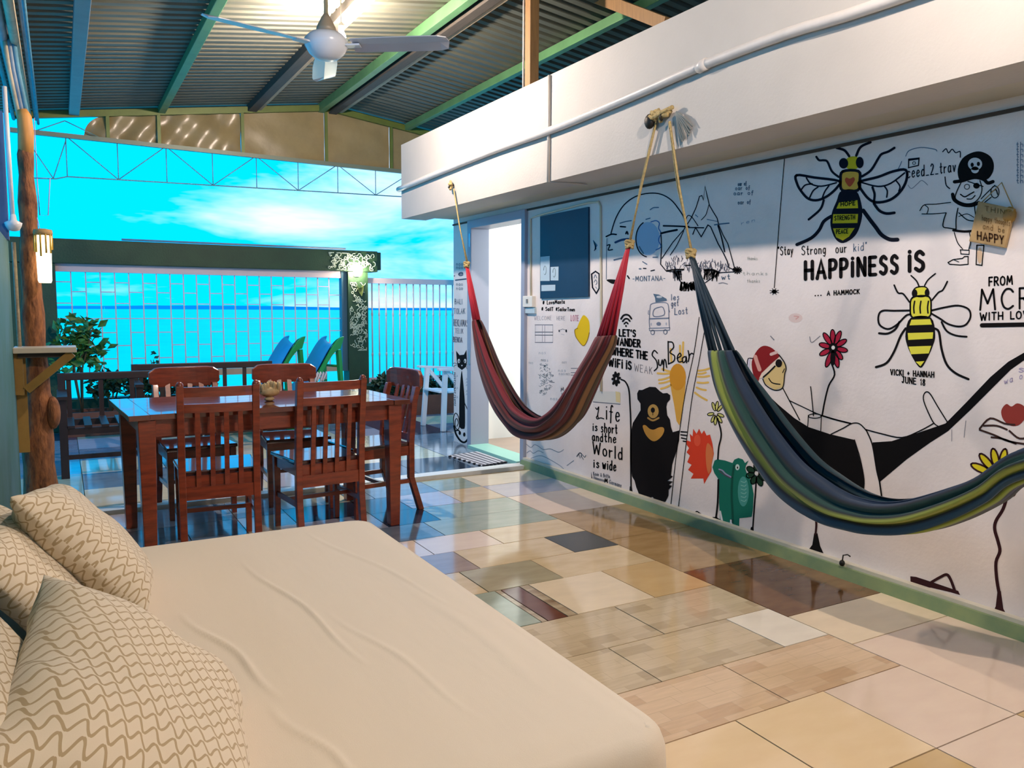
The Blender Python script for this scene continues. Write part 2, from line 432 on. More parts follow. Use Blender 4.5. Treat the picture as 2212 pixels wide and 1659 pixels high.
# eave poles on the left
for x, z, r, c in ((-0.150, 2.745, 0.026, (196, 180, 148)), (-0.205, 2.755, 0.024, (150, 160, 168)), (-0.100, 2.765, 0.015, (150, 160, 80)), (-0.25, 2.75, 0.014, (70, 150, 160)), (-0.085, 2.73, 0.010, (90, 140, 160))):
    x, z, r = x * 1.15, 1.3 + (z - 1.3) * 1.15, r * 1.1
    MB().tube([(x, -1.4, z), (x + 0.004, 2, z + 0.006), (x - 0.003, 5, z - 0.004), (x, 8.63, z)], r, 8).build('eave_pole', mat('eave_pole_%d' % c[0], c, 0.7, var=0.3, vscale=12), rf)

# ---- gable end with tarp panels and truss
YG = 8.65
M_tarp = mat('tan_tarpaulin', (150, 132, 92), 0.28, var=0.2, vscale=5, bump=0.5, bscale=5)
ga = empty('gable_truss', (2.5, YG, 2.86))
tag(ga, 'green steel gable truss with tan plastic panels under the roof end', 'roof truss')
def gx_(px, py=330): return on_y(px, py, YG)[0]
zb = lambda x: 2.869 - 0.012 * (x + 0.165)
cut = [gx_(p) for p in (180, 235, 345, 525, 705, 845)] + [5.0]
rr = random.Random(3)
for i in range(len(cut) - 1):
    xa, xb = cut[i] + 0.012, cut[i + 1] - 0.012
    n, m_ = 14, 8; vs = []; fs = []
    for a in range(n + 1):
        for b in range(m_ + 1):
            x = xa + (xb - xa) * a / n; z0, z1 = zb(x) + 0.02, roof_z(x) - 0.07
            if i == 0: z1 = z0 + (z1 - z0) * min(1, math.sqrt(max(0.0, 1 - (1 - a / n) ** 2)) * 1.0 + 0.02)
            z = z0 + (z1 - z0) * b / m_
            wob = 0.016 * math.sin(9 * x + 13 * z) * math.sin(7 * z + i) + 0.010 * math.sin(23 * x - 17 * z) * (1.6 if i < 3 else 0.5)
            vs.append((x, YG + 0.03 + wob * (1.0 if i < 3 else 0.35), z))
    for a in range(n):
        for b in range(m_):
            k = a * (m_ + 1) + b; fs.append((k, k + m_ + 1, k + m_ + 2, k + 1))
    MB().add(vs, fs, 0, True).build('tarp_panel', M_tarp, ga)
M_tg = mat('olive_green_steel', (98, 112, 46), 0.45, 0.1, var=0.2)
def bar_part(name, p0, p1, w, h, m, parent): return MB().bar(p0, p1, w, h).build(name, m, parent)
bar_part('top_chord', (-0.3, YG, roof_z(-0.3) - 0.05), (RX, YG, roof_z(RX) - 0.05), 0.04, 0.06, M_tg, ga)
bar_part('top_chord', (RX, YG, roof_z(RX) - 0.05), (5.3, YG, roof_z(5.3) - 0.05), 0.04, 0.06, M_tg, ga)
bar_part('bottom_chord', (-0.32, YG, zb(-0.32)), (5.1, YG, zb(5.1)), 0.04, 0.04, mat('truss_chord_grey_green', (112, 122, 104), 0.45, 0.1), ga)
for c in cut[1:-1]: bar_part('upright', (c, YG, zb(c)), (c, YG, roof_z(c) - 0.05), 0.03, 0.03, M_tg, ga)
M_thin = mat('thin_truss_rod', (110, 150, 150), 0.5, 0.2)
zl = lambda x: 2.492 + 0.016 * (x + 0.115)
xs = [0.115 + 0.428 * k for k in range(12)]
MB().tube([(-0.16, YG, 2.46), (0.02, YG, 2.468), (0.115, YG, zl(0.1)), (4.9, YG, zl(4.9))], 0.006, 6).build('lower_rod', M_thin, ga)
for k, x in enumerate(xs):
    MB().tube([(x, YG, zb(x)), (x, YG, zl(x))], 0.0045, 5).build('web_rod', M_thin, ga)
    if k < len(xs) - 1:
        a, b = (x, xs[k + 1])
        p, q = ((a, YG, zb(a)), (b, YG, zl(b))) if k % 2 == 0 else ((a, YG, zl(a)), (b, YG, zb(b)))
        MB().tube([p, q], 0.0045, 5).build('web_rod', M_thin, ga)
for a, b in (((-0.16, 2.865), (0.115, 3.0)), ((0.115, 3.0), (0.43, 2.865)), ((-0.16, 2.74), (0.0, 2.47)), ((0.0, 2.47), (0.115, 2.82))):
    MB().tube([(a[0], YG, a[1]), (b[0], YG, b[1])], 0.0045, 5).build('web_rod', M_thin, ga)

# ---- terrace end: green frame, grilles, pillar
YF = 9.5
M_gb = M_green
tw = MB().box(-2.2, 6.2, YF, YF + 0.16, -0.25, 0.33).build('wall_far', M_gb); struct(tw, 'low dark green parapet at the edge of the terrace')
tw['_o'] = [0.0, 0.0, 0.0]
pc = MB().box(3.05, 3.30, YF - 0.02, YF + 0.20, 0.0, 1.73).build('pillar', M_gb); pc.name = 'trim_3'
struct(pc, 'dark green pillar with swirling rope relief beside the railing'); pc['_o'] = [0.0, 0.0, 0.0]
lc = MB().box(-0.42, -0.02, YF - 0.02, YF + 0.20, 0.0, 1.73).build('trim_4', M_gb); struct(lc, 'dark green column at the left end of the terrace frame')
fb = MB().box(-0.42, 3.42, YF - 0.04, YF + 0.22, 1.735, 1.985).box(3.42, 3.47, YF - 0.02, YF + 0.20, 1.76, 1.975).build('trim_5', M_gb, bevel=0.008); struct(fb, 'dark green beam across the top of the terrace frame')
fb['_o'] = [0.0, 0.0, 0.0]
MB().tube([(0.6, YF - 0.03, 2.0), (3.02, YF - 0.03, 2.0)], 0.012, 6).build('pipe', M_pgrey, fb)
# window grille (left opening)
g1 = empty('window_1', (1.5, YF + 0.08, 0.6)); struct(g1, 'white steel grille in the large opening of the green frame')
MB().box(-0.02, 3.05, YF + 0.04, YF + 0.12, 1.655, 1.735).build('top_rail', M_pinkwhite, g1)
MB().box(-0.02, 3.05, YF + 0.04, YF + 0.12, 0.53, 0.60).build('bottom_rail', mat('grille_sill_tan', (190, 160, 130), 0.6, var=0.1), g1)
MB().box(2.985, 3.05, YF + 0.03, YF + 0.13, 0.53, 1.735).build('side_rail', mat('blue_green_jamb', (60, 100, 120), 0.5), g1)
NB = 22; dxb = 3.0 / NB
vb = MB().box(-0.006, 0.006, -0.006, 0.006, 0.60, 1.655).build('bar', M_pinkwhite, g1, world=False)
vb.location = (-0.02 + dxb - 1.5, 0, -0.6)
for k in range(2, NB):
    o = bpy.data.objects.new('bar', vb.data); COL.objects.link(o); o.parent = g1; o.location = (-0.02 + dxb * k - 1.5, 0, -0.6)
hb = MB().box(-dxb / 2, dxb / 2, -0.005, 0.005, -0.005, 0.005).build('cross_bar', M_pinkwhite, g1, world=False)
first = True
for k in range(NB):
    for z in ((0.74, 1.02, 1.17, 1.45) if k % 2 else (0.88, 1.17, 1.33, 1.55)):
        if first: o = hb; first = False
        else:
            o = bpy.data.objects.new('cross_bar', hb.data); COL.objects.link(o); o.parent = g1
        o.location = (-0.02 + dxb * (k + 0.5) - 1.5, 0, z - 0.6)
# railing to the right
g2 = empty('terrace_railing', (4.2, YF + 0.08, 0.33)); tag(g2, 'white steel bar railing right of the green pillar', 'railing')
MB().box(3.30, 5.9, YF + 0.05, YF + 0.11, 1.60, 1.665).build('top_rail', M_pinkwhite, g2)
MB().box(3.30, 5.9, YF + 0.05, YF + 0.11, 0.37, 0.43).build('bottom_rail', M_pinkwhite, g2)
MB().box(3.30, 5.9, YF + 0.06, YF + 0.10, 0.30, 0.33).build('foot_rail', M_pinkwhite, g2)
b2 = None
for k in range(28):
    x = 3.385 + 0.0915 * k
    if x > 5.85: break
    if b2 is None:
        b2 = MB().tube([(0, 0, 0.40), (0, 0, 1.62)], 0.009, 6)
        for z in (0.72, 1.22): b2.ell((0, 0, z), 0.015, 0.015, 0.03, 8, 5)
        b2 = b2.build('bar', M_pinkwhite, g2, world=False); o = b2
    else:
        o = bpy.data.objects.new('bar', b2.data); COL.objects.link(o); o.parent = g2
    o.location = (x - 4.2, 0, -0.33)
# rope relief on the pillar and beam end
M_rope = mat('pale_relief_rope', (196, 200, 176), 0.8)
def squiggles(rnd, x0, x1, z0, z1, y, n):
    b = MB()
    for _ in range(n):
        x, z = rnd.uniform(x0 + 0.02, x1 - 0.02), rnd.uniform(z0, z1); a = rnd.uniform(0, 6.28); pts = []
        turn = rnd.choice((-1, 1)) * rnd.uniform(0.5, 1.1)
        for k in range(9):
            pts.append((min(max(x, x0 + 0.008), x1 - 0.008), y, min(max(z, z0), z1)))
            x += 0.014 * math.cos(a); z += 0.016 * math.sin(a); a += turn
            if k == 4: turn = -turn
        b.tube(pts, 0.0042, 5)
    return b
rs_ = random.Random(5)
o = squiggles(rs_, 3.06, 3.29, 0.78, 1.60, YF - 0.023, 75).build('rope_relief', M_rope, pc); o['kind'] = 'stuff'; o['label'] = 'pale rope swirls glued on the pillar'
o = squiggles(rs_, 2.78, 3.42, 1.75, 1.95, YF - 0.043, 60).build('rope_relief', M_rope, fb); o['kind'] = 'stuff'; o['label'] = 'pale rope swirls on the beam end'

# ---- sea, far coast
M_sea = mat('sea_water', (0, 246, 210), 0.6, spec=0.06, var=0.08, vscale=0.03, bump=0.15, bscale=0.5)
sea = MB().box(-4000, 4000, 30, 6000, -11, -10).build('sea', M_sea); sea['kind'] = 'structure'; sea['label'] = 'flat turquoise sea beyond the terrace'
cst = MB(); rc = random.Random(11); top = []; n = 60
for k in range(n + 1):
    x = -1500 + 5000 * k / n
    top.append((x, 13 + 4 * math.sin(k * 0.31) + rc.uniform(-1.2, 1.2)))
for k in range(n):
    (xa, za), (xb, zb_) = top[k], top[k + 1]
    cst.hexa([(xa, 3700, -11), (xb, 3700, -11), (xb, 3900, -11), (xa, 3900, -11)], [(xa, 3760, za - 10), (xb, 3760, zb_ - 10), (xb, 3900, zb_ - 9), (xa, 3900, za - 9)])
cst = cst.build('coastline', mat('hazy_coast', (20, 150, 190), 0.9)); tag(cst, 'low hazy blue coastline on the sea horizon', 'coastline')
bp_ = on_z(226, 678, -10)
bt = empty('boat', tuple(bp_)); tag(bt, 'small white boat far out on the sea', 'boat')
bx, by = bp_[0], bp_[1]
M_bw = mat('boat_white', (240, 245, 245), 0.5)
MB().hexa([(bx - 8, by - 2, -10), (bx + 6, by - 2, -10), (bx + 6, by + 2, -10), (bx - 8, by + 2, -10)],
          [(bx - 11, by - 2.6, -7), (bx + 7, by - 2.6, -7.6), (bx + 7, by + 2.6, -7.6), (bx - 11, by + 2.6, -7)]).build('hull', M_bw, bt)
MB().box(bx - 4, bx + 5, by - 2, by + 2, -7.6, -4.8).build('cabin', M_bw, bt)
MB().box(bx - 0.3, bx + 0.3, by - 0.3, by + 0.3, -4.8, 0.5).build('mast', M_bw, bt)
# ================================================================== LAMPS
def bulb_mat(name, col, s):
    m = bpy.data.materials.new(name); m.use_nodes = True
    b = m.node_tree.nodes['Principled BSDF']
    b.inputs['Base Color'].default_value = (1, 1, 1, 1)
    b.inputs['Emission Color'].default_value = (*col, 1); b.inputs['Emission Strength'].default_value = s
    return m
M_sock = mat('socket_white', (220, 215, 205), 0.4)
M_cord = mat('lamp_cord', (200, 195, 180), 0.6)
BULB = bulb_mat('warm_bulb_glow', (1.0, 0.80, 0.67), 5000.0)
def pendant(x, y, z, label):
    p = empty('pendant_bulb', (x, y, z)); tag(p, label, 'light bulb', 'bare bulbs hung under the roof')
    MB().lathe([(0.004, -0.040), (0.018, -0.036), (0.029, -0.018), (0.031, 0.0), (0.026, 0.020), (0.016, 0.036), (0.013, 0.044)], (x, y, z), 16).build('bulb', BULB, p)
    MB().lathe([(0.012, 0.044), (0.018, 0.046), (0.018, 0.085), (0.008, 0.095)], (x, y, z), 14).build('socket', M_sock, p)
    MB().tube([(x, y, z + 0.09), (x, y, roof_z(x) + 0.005)], 0.003, 5).build('cord', M_cord, p)
    return p
pendant(1.72, 5.42, 3.10, 'lit bare bulb hanging under the roof beyond the ceiling fan')
pendant(1.75, 0.95, 3.10, 'lit bare bulb hanging under the roof above the day bed')
# lamp in the room behind the door
rl = empty('room_lamp', (4.4, 6.1, 2.1)); tag(rl, 'round ceiling lamp in the bright room behind the door', 'ceiling lamp')
MB().lathe([(0.13, 0.045), (0.13, 0.02), (0.11, 0.015)], (4.4, 6.1, 2.1), 24).build('lamp_base', M_sock, rl)
MB().lathe([(0.02, -0.06), (0.07, -0.05), (0.11, -0.02), (0.12, 0.014)], (4.4, 6.1, 2.1), 24).build('diffuser', bulb_mat('room_lamp_glow', (0.95, 1.0, 1.0), 260.0), rl)
# sconce on the green pillar
pl_ = on_y(772, 588, YF - 0.06)
sc = empty('wall_sconce', (pl_[0], YF - 0.02, pl_[2])); tag(sc, 'glowing lamp at the top of the green rope pillar', 'wall lamp')
MB().lathe([(0.01, -0.055), (0.035, -0.05), (0.05, -0.02), (0.05, 0.02), (0.035, 0.05), (0.02, 0.06)], (pl_[0], YF - 0.085, pl_[2] + 0.02), 18).build('globe', bulb_mat('sconce_glow', (1.0, 0.93, 0.72), 200.0), sc)
MB().box(pl_[0] - 0.03, pl_[0] + 0.03, YF - 0.04, YF - 0.018, pl_[2] - 0.05, pl_[2] + 0.07).build('back_plate', M_sock, sc)
lf = on_y(778, 626, YF - 0.04)
lo = MB()
lo.add([(lf[0] - 0.05, YF - 0.035, lf[2] + 0.07), (lf[0] - 0.02, YF - 0.05, lf[2] + 0.02), (lf[0] + 0.02, YF - 0.05, lf[2] + 0.03), (lf[0] + 0.05, YF - 0.035, lf[2] + 0.07),
        (lf[0] + 0.035, YF - 0.045, lf[2] - 0.03), (lf[0] + 0.02, YF - 0.04, lf[2] - 0.08), (lf[0] - 0.015, YF - 0.045, lf[2] - 0.03), (lf[0], YF - 0.025, lf[2])],
       [(0, 1, 7), (1, 2, 7), (2, 3, 7), (3, 4, 7), (4, 5, 7), (5, 6, 7), (6, 1, 7), (0, 6, 1)])
lo = lo.build('pillar_ornament', mat('olive_leaf', (104, 112, 48), 0.6)); tag(lo, 'small olive gecko ornament on the rope pillar below the lamp', 'ornament')
# shell lamp hanging by the trunk
lp = on_y(95, 555, 6.0)
hl = empty('hanging_lamp', tuple(lp)); tag(hl, 'glowing cylindrical lamp hanging beside the tree trunk post', 'lamp')
lx_, lz_ = lp[0], lp[2]
fr = MB(); fr.lathe([(0.034, -0.165), (0.040, -0.15), (0.043, 0.0), (0.047, 0.10), (0.046, 0.14)], (lx_, 6.0, lz_), 16)
fr.build('shade', bulb_mat('hanging_lamp_glow', (1.0, 0.86, 0.52), 3.2), hl)
cp = MB(); cp.lathe([(0.050, 0.135), (0.056, 0.15), (0.052, 0.172), (0.02, 0.178)], (lx_, 6.0, lz_), 16)
cp.build('cap', mat('lamp_cap_rattan', (176, 140, 84), 0.7, var=0.3, vscale=30), hl)
rcd = random.Random(2)
for k in range(10):
    a = k * 0.628; MB().tube([(lx_ + 0.048 * math.cos(a), 6.0 + 0.048 * math.sin(a), lz_ + 0.15), (lx_ + 0.049 * math.cos(a), 6.0 + 0.049 * math.sin(a), lz_ + rcd.uniform(-0.02, 0.05))], 0.006, 5).build('fringe', mat('lamp_fringe', (188, 150, 60), 0.8), hl)
sq = [on_y(*q, 6.0) for q in ((80, 385), (108, 385), (104, 465), (86, 465))]
MB().tube(sq + [sq[0]], 0.003, 5).build('wire_frame', mat('hanger_wire', (190, 160, 190), 0.5), hl)
MB().tube([on_y(74, 255, 6.0), sq[0]], 0.0025, 5).tube([on_y(80, 470, 6.0), on_y(90, 512, 6.0)], 0.0025, 5).build('hanger_cord', mat('hanger_wire'), hl)

# ================================================================== CEILING FAN
fx, fy, fz = 1.194, 4.0, 2.585
fan = empty('ceiling_fan', (fx, fy, fz)); tag(fan, 'white three blade ceiling fan hanging from the roof', 'ceiling fan')
M_fw = mat('fan_white', (208, 214, 222), 0.25); M_fb = mat('fan_blade_silver', (186, 190, 198), 0.25, 0.2)
MB().lathe([(0.03, -0.075), (0.055, -0.07), (0.085, -0.045), (0.105, -0.01), (0.105, 0.02), (0.08, 0.045), (0.05, 0.05)], (fx, fy, fz), 28).build('motor', M_fw, fan)
MB().lathe([(0.052, 0.05), (0.045, 0.08), (0.025, 0.12), (0.013, 0.14)], (fx, fy, fz), 20).build('canopy', mat('fan_canopy', (150, 138, 118), 0.4), fan)
MB().tube([(fx, fy, fz + 0.12), (fx, fy, roof_z(fx) - 0.0)], 0.011, 8).build('rod', mat('fan_rod', (150, 140, 110), 0.4), fan)
for a in (75, 193, 325):
    t = math.radians(a); d = Vector((math.cos(t), math.sin(t), 0)); s_ = Vector((-math.sin(t), math.cos(t), 0)); z_ = Vector((0, 0, 1))
    c = Vector((fx, fy, fz - 0.012)); bl = MB(); vs = []; fs = []
    N = 10
    for k in range(N + 1):
        r = 0.13 + (0.61 - 0.13) * k / N
        w = 0.052 + 0.012 * min(1, k / 4.0)
        if k == N: w *= 0.62
        if k == N - 1: w *= 0.95
        for q, (o_, h_) in enumerate(((-1, 0.014), (0, 0.006), (1, -0.014))):
            vs.append(c + d * (r if not (k == N and q != 1) else r - 0.01) + s_ * (w * o_) + z_ * h_)
    for k in range(N):
        for q in range(2): fs.append((k * 3 + q, k * 3 + q + 1, (k + 1) * 3 + q + 1, (k + 1) * 3 + q))
    nv = len(vs); vs2 = [v + z_ * 0.004 for v in vs]; fs2 = [tuple(i + nv for i in f[::-1]) for f in fs]
    rim = []
    for k in range(N):
        rim += [(k * 3, (k + 1) * 3, (k + 1) * 3 + nv, k * 3 + nv), (k * 3 + 2, k * 3 + 2 + nv, (k + 1) * 3 + 2 + nv, (k + 1) * 3 + 2)]
    rim += [(0, nv, nv + 1, 1), (1, nv + 1, nv + 2, 2), (N * 3, N * 3 + 1, N * 3 + 1 + nv, N * 3 + nv), (N * 3 + 1, N * 3 + 2, N * 3 + 2 + nv, N * 3 + 1 + nv)]
    bl.add(vs + vs2, fs + fs2 + rim)
    b_ = bl.build('blade', M_fb, fan)
    MB().bar(c + d * 0.08, c + d * 0.17, 0.045, 0.008).build('bracket', M_fw, b_).location = -Vector(fan['_o'])

# ================================================================== BEAM FITTINGS
cd = MB(); pts = [on_x(*q, 2.775) for q in ((862, 409), (970, 364), (1075, 322), (1190, 281), (1300, 236), (1400, 193), (1518, 141), (1700, 72), (1918, 3))]
pts = [(2.775, p[1], p[2]) for p in pts] + [(2.775, 0.6, 2.45), (2.775, -1.3, 2.44)]
pts[0] = (2.775, 7.10, pts[0][2])
cdt = MB().tube(smooth_curve(pts, 4), 0.024, 10).build('conduit_pipe', mat('conduit_white', (212, 208, 204), 0.4, var=0.1)); tag(cdt, 'long white conduit pipe running along the front of the fascia beam', 'pipe')
cp_ = on_x(1518, 141, 2.775)
MB().tube([(2.775, cp_[1] - 0.03, cp_[2] + 0.002), (2.775, cp_[1] + 0.03, cp_[2] - 0.004)], 0.029, 10).build('coupling', mat('conduit_white'), cdt)
vp = MB().tube([(2.792, 4.505, 2.115), (2.792, 4.505, 2.785)], 0.011, 8).tube([(2.79, 4.505, 2.118), (3.05, 4.44, 2.112)], 0.006, 6).build('conduit_pipe', mat('conduit_grey', (190, 184, 176), 0.5)); tag(vp, 'thin vertical conduit crossing the fascia beam below the wooden post', 'pipe')
pb = on_x(1147, 185, 2.86)
ps = MB().box(2.83, 2.90, pb[1] - 0.035, pb[1] + 0.035, 2.785, roof_z(2.86) + 0.005).build('roof_post', mat('brown_timber', (140, 104, 58), 0.6, var=0.25, vscale=12, stretch=(6, 6, 0.6)), bevel=0.004)
tag(ps, 'brown timber post standing on the fascia beam and holding the roof', 'post')
MB().tube([(2.825, pb[1] + 0.045, 2.79), (2.825, pb[1] + 0.045, roof_z(2.825))], 0.006, 6).build('cable', mat('conduit_white'), ps)
wbrace = MB().bar(on_x(1285, -8, 3.3), on_x(1440, 52, 3.3), 0.05, 0.075).build('roof_brace', mat('brown_timber')); tag(wbrace, 'brown timber brace under the dark roof edge above the beam', 'beam')
# conduits on the mural wall
def wall_tube(name, px, r, m, label):
    pts = [on_x(*q, XW - r) for q in px]; pts = [(XW - r, p[1], p[2]) for p in pts]
    o = MB().tube(pts, r, 8).build(name, m); return tag(o, label, 'pipe')
wall_tube('conduit_pipe', ((1298, 845), (1298, 640), (1297, 445), (1293, 436), (1270, 438), (1160, 466), (1146, 472), (1146, 520), (1147, 640)), 0.008,
          mat('conduit_cream', (206, 200, 178), 0.5), 'thin cream conduit looping over the dark noticeboard on the mural wall')
# switch box
q = on_x(1147, 650, XW); sw = empty('switch_box', (XW, q[1], q[2])); tag(sw, 'white electric switch box beside the doorway', 'switch')
MB().box(XW - 0.035, XW, q[1] - 0.075, q[1] + 0.075, q[2] - 0.05, q[2] + 0.04).build('housing', mat('switch_white', (226, 224, 214), 0.4), sw, bevel=0.005)
MB().box(XW - 0.041, XW - 0.034, q[1] - 0.012, q[1] + 0.012, q[2] - 0.018, q[2] + 0.014).build('rocker', mat('switch_grey', (120, 120, 118), 0.4), sw)
MB().box(XW - 0.02, XW, q[1] - 0.09, q[1] + 0.06, q[2] - 0.10, q[2] - 0.055).build('lower_box', mat('switch_blue', (186, 206, 214), 0.5), sw)
# notice board
def wrect(px, x0, x1):
    c = [on_x(*p, XW) for p in px]
    return [(x0, p[1], p[2]) for p in c], [(x1, p[1], p[2]) for p in c]
def wall_panel(px, d0, d1, name, m, parent=None):
    a, b = wrect(px, XW - d0, XW - d1); return MB().hexa(a, b).build(name, m, parent)
nbp = on_x(1222, 645, XW); nb = empty('notice_board', (XW, nbp[1], nbp[2])); tag(nb, 'dark navy noticeboard with three small papers on the mural wall', 'noticeboard')
wall_panel(((1170, 645), (1274, 641), (1274, 447), (1170, 468)), 0.0, 0.014, 'panel', mat('board_navy', (20, 52, 82), 0.5, var=0.15), nb)
papers = []
pm = mat('paper_white', (176, 200, 214), 0.7)
for px in (((1171, 607), (1191, 607), (1191, 553), (1171, 555)), ((1193, 606), (1210, 606), (1210, 576), (1193, 577)), ((1173, 629), (1203, 628), (1203, 615), (1173, 616))):
    papers.append(wall_panel(px, 0.0142, 0.0155, 'paper', pm, nb))
for (px, col) in (((1181, 584), 0), ((1201, 589), 1)):
    c_ = on_x(*px, XW); MB().tube([(XW - 0.0165, c_[1] + 0.02 * math.cos(t), c_[2] + 0.035 * math.sin(t)) for t in np.linspace(0, 5.5, 9)], 0.0022, 4).build('print', mat('print_grey', (110, 130, 140), 0.7), papers[col]).location = -Vector(nb['_o'])
# plaque
pq = [(2122, 436), (2199, 452), (2179, 536), (2102, 522)]
c0 = on_x(2150, 490, XW); plq = empty('wall_plaque', (XW, c0[1], c0[2])); tag(plq, 'small tan wooden plaque with dark lettering hanging tilted on the mural wall', 'sign')
a, b = wrect([pq[3], pq[2], pq[1], pq[0]], XW - 0.012, XW - 0.030)
MB().hexa(a, b).build('board', mat('plaque_tan', (176, 146, 96), 0.6, var=0.3, vscale=20), plq, bevel=0.003)
pa, pb2, pc2 = [on_x(*p, XW) for p in ((2125, 440), (2170, 395), (2197, 455))]
MB().tube([(XW - 0.02, p[1], p[2]) for p in (pa, pb2, pc2)], 0.0025, 5).build('string', mat('jute', (170, 140, 90), 0.9), plq)
o = MB().ell((XW - 0.022, on_x(2186, 466, XW)[1], on_x(2186, 466, XW)[2]), 0.012, 0.03, 0.035, 10, 7).build('shell', mat('plaque_shell', (150, 110, 40), 0.5), plq)
# little hook at the plinth
hk = on_z(1803, 1222, 0.07); hk_ = empty('floor_hook', (3.27, hk[1], 0.07)); tag(hk_, 'small dark metal hook on the green plinth', 'hook')
MB().ell((3.272, hk[1], 0.075), 0.014, 0.014, 0.016, 10, 6).build('knob', mat('dark_iron', (40, 38, 34), 0.5, 0.5), hk_)
MB().tube([(3.272, hk[1], 0.08), (3.272, hk[1] - 0.004, 0.115), (3.272, hk[1] - 0.03, 0.125), (3.272, hk[1] - 0.045, 0.12)], 0.0035, 5).build('arm', mat('dark_iron'), hk_)
# striped door mat
mtp = [(2.93, 6.36), (3.25, 6.42), (3.25, 5.86), (2.98, 5.80)]
dm = empty('door_mat', (3.1, 6.1, 0.0)); tag(dm, 'grey striped woven door mat in front of the doorway', 'mat')
N = 11
for k in range(N):
    t0, t1 = k / N, (k + 1) / N
    def mpnt(t, s): return [(1 - s) * ((1 - t) * mtp[0][i] + t * mtp[1][i]) + s * ((1 - t) * mtp[3][i] + t * mtp[2][i]) for i in range(2)]
    c4 = [mpnt(t0, 0), mpnt(t1, 0), mpnt(t1, 1), mpnt(t0, 1)]
    MB().hexa([(x, y, 0.001) for x, y in c4[::-1]], [(x, y, 0.010) for x, y in c4[::-1]]).build('stripe', mat('mat_light', (196, 194, 200), 0.95, var=0.2, vscale=60) if k % 2 == 0 else mat('mat_dark', (96, 96, 106), 0.95, var=0.3, vscale=60), dm)
for k in range(7):
    p = mpnt(0, (k + 0.5) / 7); MB().ell((p[0], p[1], 0.008), 0.016, 0.02, 0.008, 8, 5).build('tuft', mat('mat_tuft', (30, 30, 38), 0.95), dm)
    p = mpnt((k + 0.5) / 7, 1); MB().ell((p[0], p[1], 0.008), 0.02, 0.016, 0.008, 8, 5).build('tuft', mat('mat_tuft'), dm)

# ================================================================== TRUNK POST, SHELF, WALL POST
tk_pts = [(-0.150, 6.10, -0.01), (-0.160, 6.10, 0.35), (-0.142, 6.10, 0.62), (-0.150, 6.10, 0.85), (-0.152, 6.10, 1.25), (-0.150, 6.10, 1.65), (-0.150, 6.10, 2.05), (-0.148, 6.10, 2.30)]
M_bark = mat('bark', (150, 96, 56), 0.85, var=0.6, vscale=11, bump=1.0, bscale=16, stretch=(3, 3, 1.0), rgb2=(86, 50, 32))
tr = empty('trunk_post', (-0.15, 6.10, 0)); tag(tr, 'rough brown tree trunk post holding up the roof', 'post')
MB().tube(smooth_curve(tk_pts, 4), [0.108 - 0.066 * (k / 28) ** 0.8 + 0.005 * math.sin(k * 1.7) for k in range(29)], 14).build('trunk', M_bark, tr)
MB().ell((-0.065, 6.06, 0.60), 0.045, 0.06, 0.11, 12, 8).build('burl', M_bark, tr)
MB().tube([(-0.146, 6.10, 2.27), (-0.140, 6.10, 2.40), (-0.145, 6.10, 2.50), (-0.155, 6.10, 2.54)], [0.045, 0.046, 0.042, 0.03], 12).build('bare_top', mat('peeled_wood', (206, 146, 74), 0.6, var=0.25, vscale=8, stretch=(4, 4, 0.6)), tr)
for dx_, c_ in ((-0.022, 'eave_pole_196'), (0.0, 'eave_pole_150'), (0.022, 'eave_pole_90')):
    MB().tube([(-0.148 + dx_, 6.10, 2.48), (-0.19 + dx_, 6.10, 2.78), (-0.215 + dx_, 6.10, roof_z(-0.215) - 0.005)], 0.016, 8).build('upper_pole', MATS[c_], tr)
MB().tube([(-0.232, 6.03, 1.02), (-0.236, 6.03, 1.70)], 0.012, 8).build('side_batten', M_ppale, tr)
MB().box(-0.262, -0.202, 5.985, 6.01, 0.36, 0.98).build('side_plank', mat('brass_timber', (168, 130, 62), 0.6, var=0.2), tr)
sh = empty('corner_shelf', (-0.08, 5.95, 1.0)); tag(sh, 'small pale wooden shelf bracketed on the trunk post', 'shelf')
MB().box(-0.262, 0.085, 5.82, 6.10, 1.005, 1.04).build('board', mat('shelf_pale', (196, 188, 170), 0.35, var=0.1), sh, bevel=0.004)
MB().bar((0.06, 5.86, 1.0), (-0.20, 5.90, 0.77), 0.03, 0.05).build('brace', mat('brass_timber'), sh)
MB().box(-0.262, -0.215, 5.90, 5.95, 0.74, 1.005).build('bracket', mat('brass_timber'), sh)
MB().box(-0.24, 0.05, 5.88, 5.91, 0.975, 1.005).build('batten', mat('dark_batten', (70, 60, 50), 0.7), sh)
wp = MB().box(XL - 0.10, XL + 0.012, 5.80, 5.90, 1.70, 2.46).build('wall_post', mat('blue_grey_post', (72, 96, 132), 0.6, var=0.3, vscale=8, stretch=(3, 3, 1)))
tag(wp, 'blue grey square post on top of the left half wall', 'post')
wc = empty('drop_pipe', (-0.22, 5.72, 1.7)); tag(wc, 'thin white pipe with a rounded end hanging beside the tree trunk post', 'pipe')
MB().tube([(-0.232, 5.78, 2.6), (-0.224, 5.78, 1.83)], 0.013, 8).build('tube', mat('conduit_white'), wc)
MB().lathe([(0.01, -0.05), (0.03, -0.045), (0.043, -0.02), (0.048, 0.0), (0.02, 0.015), (0.014, 0.05)], (-0.222, 5.78, 1.80), 16).build('end_cap', mat('conduit_white'), wc)

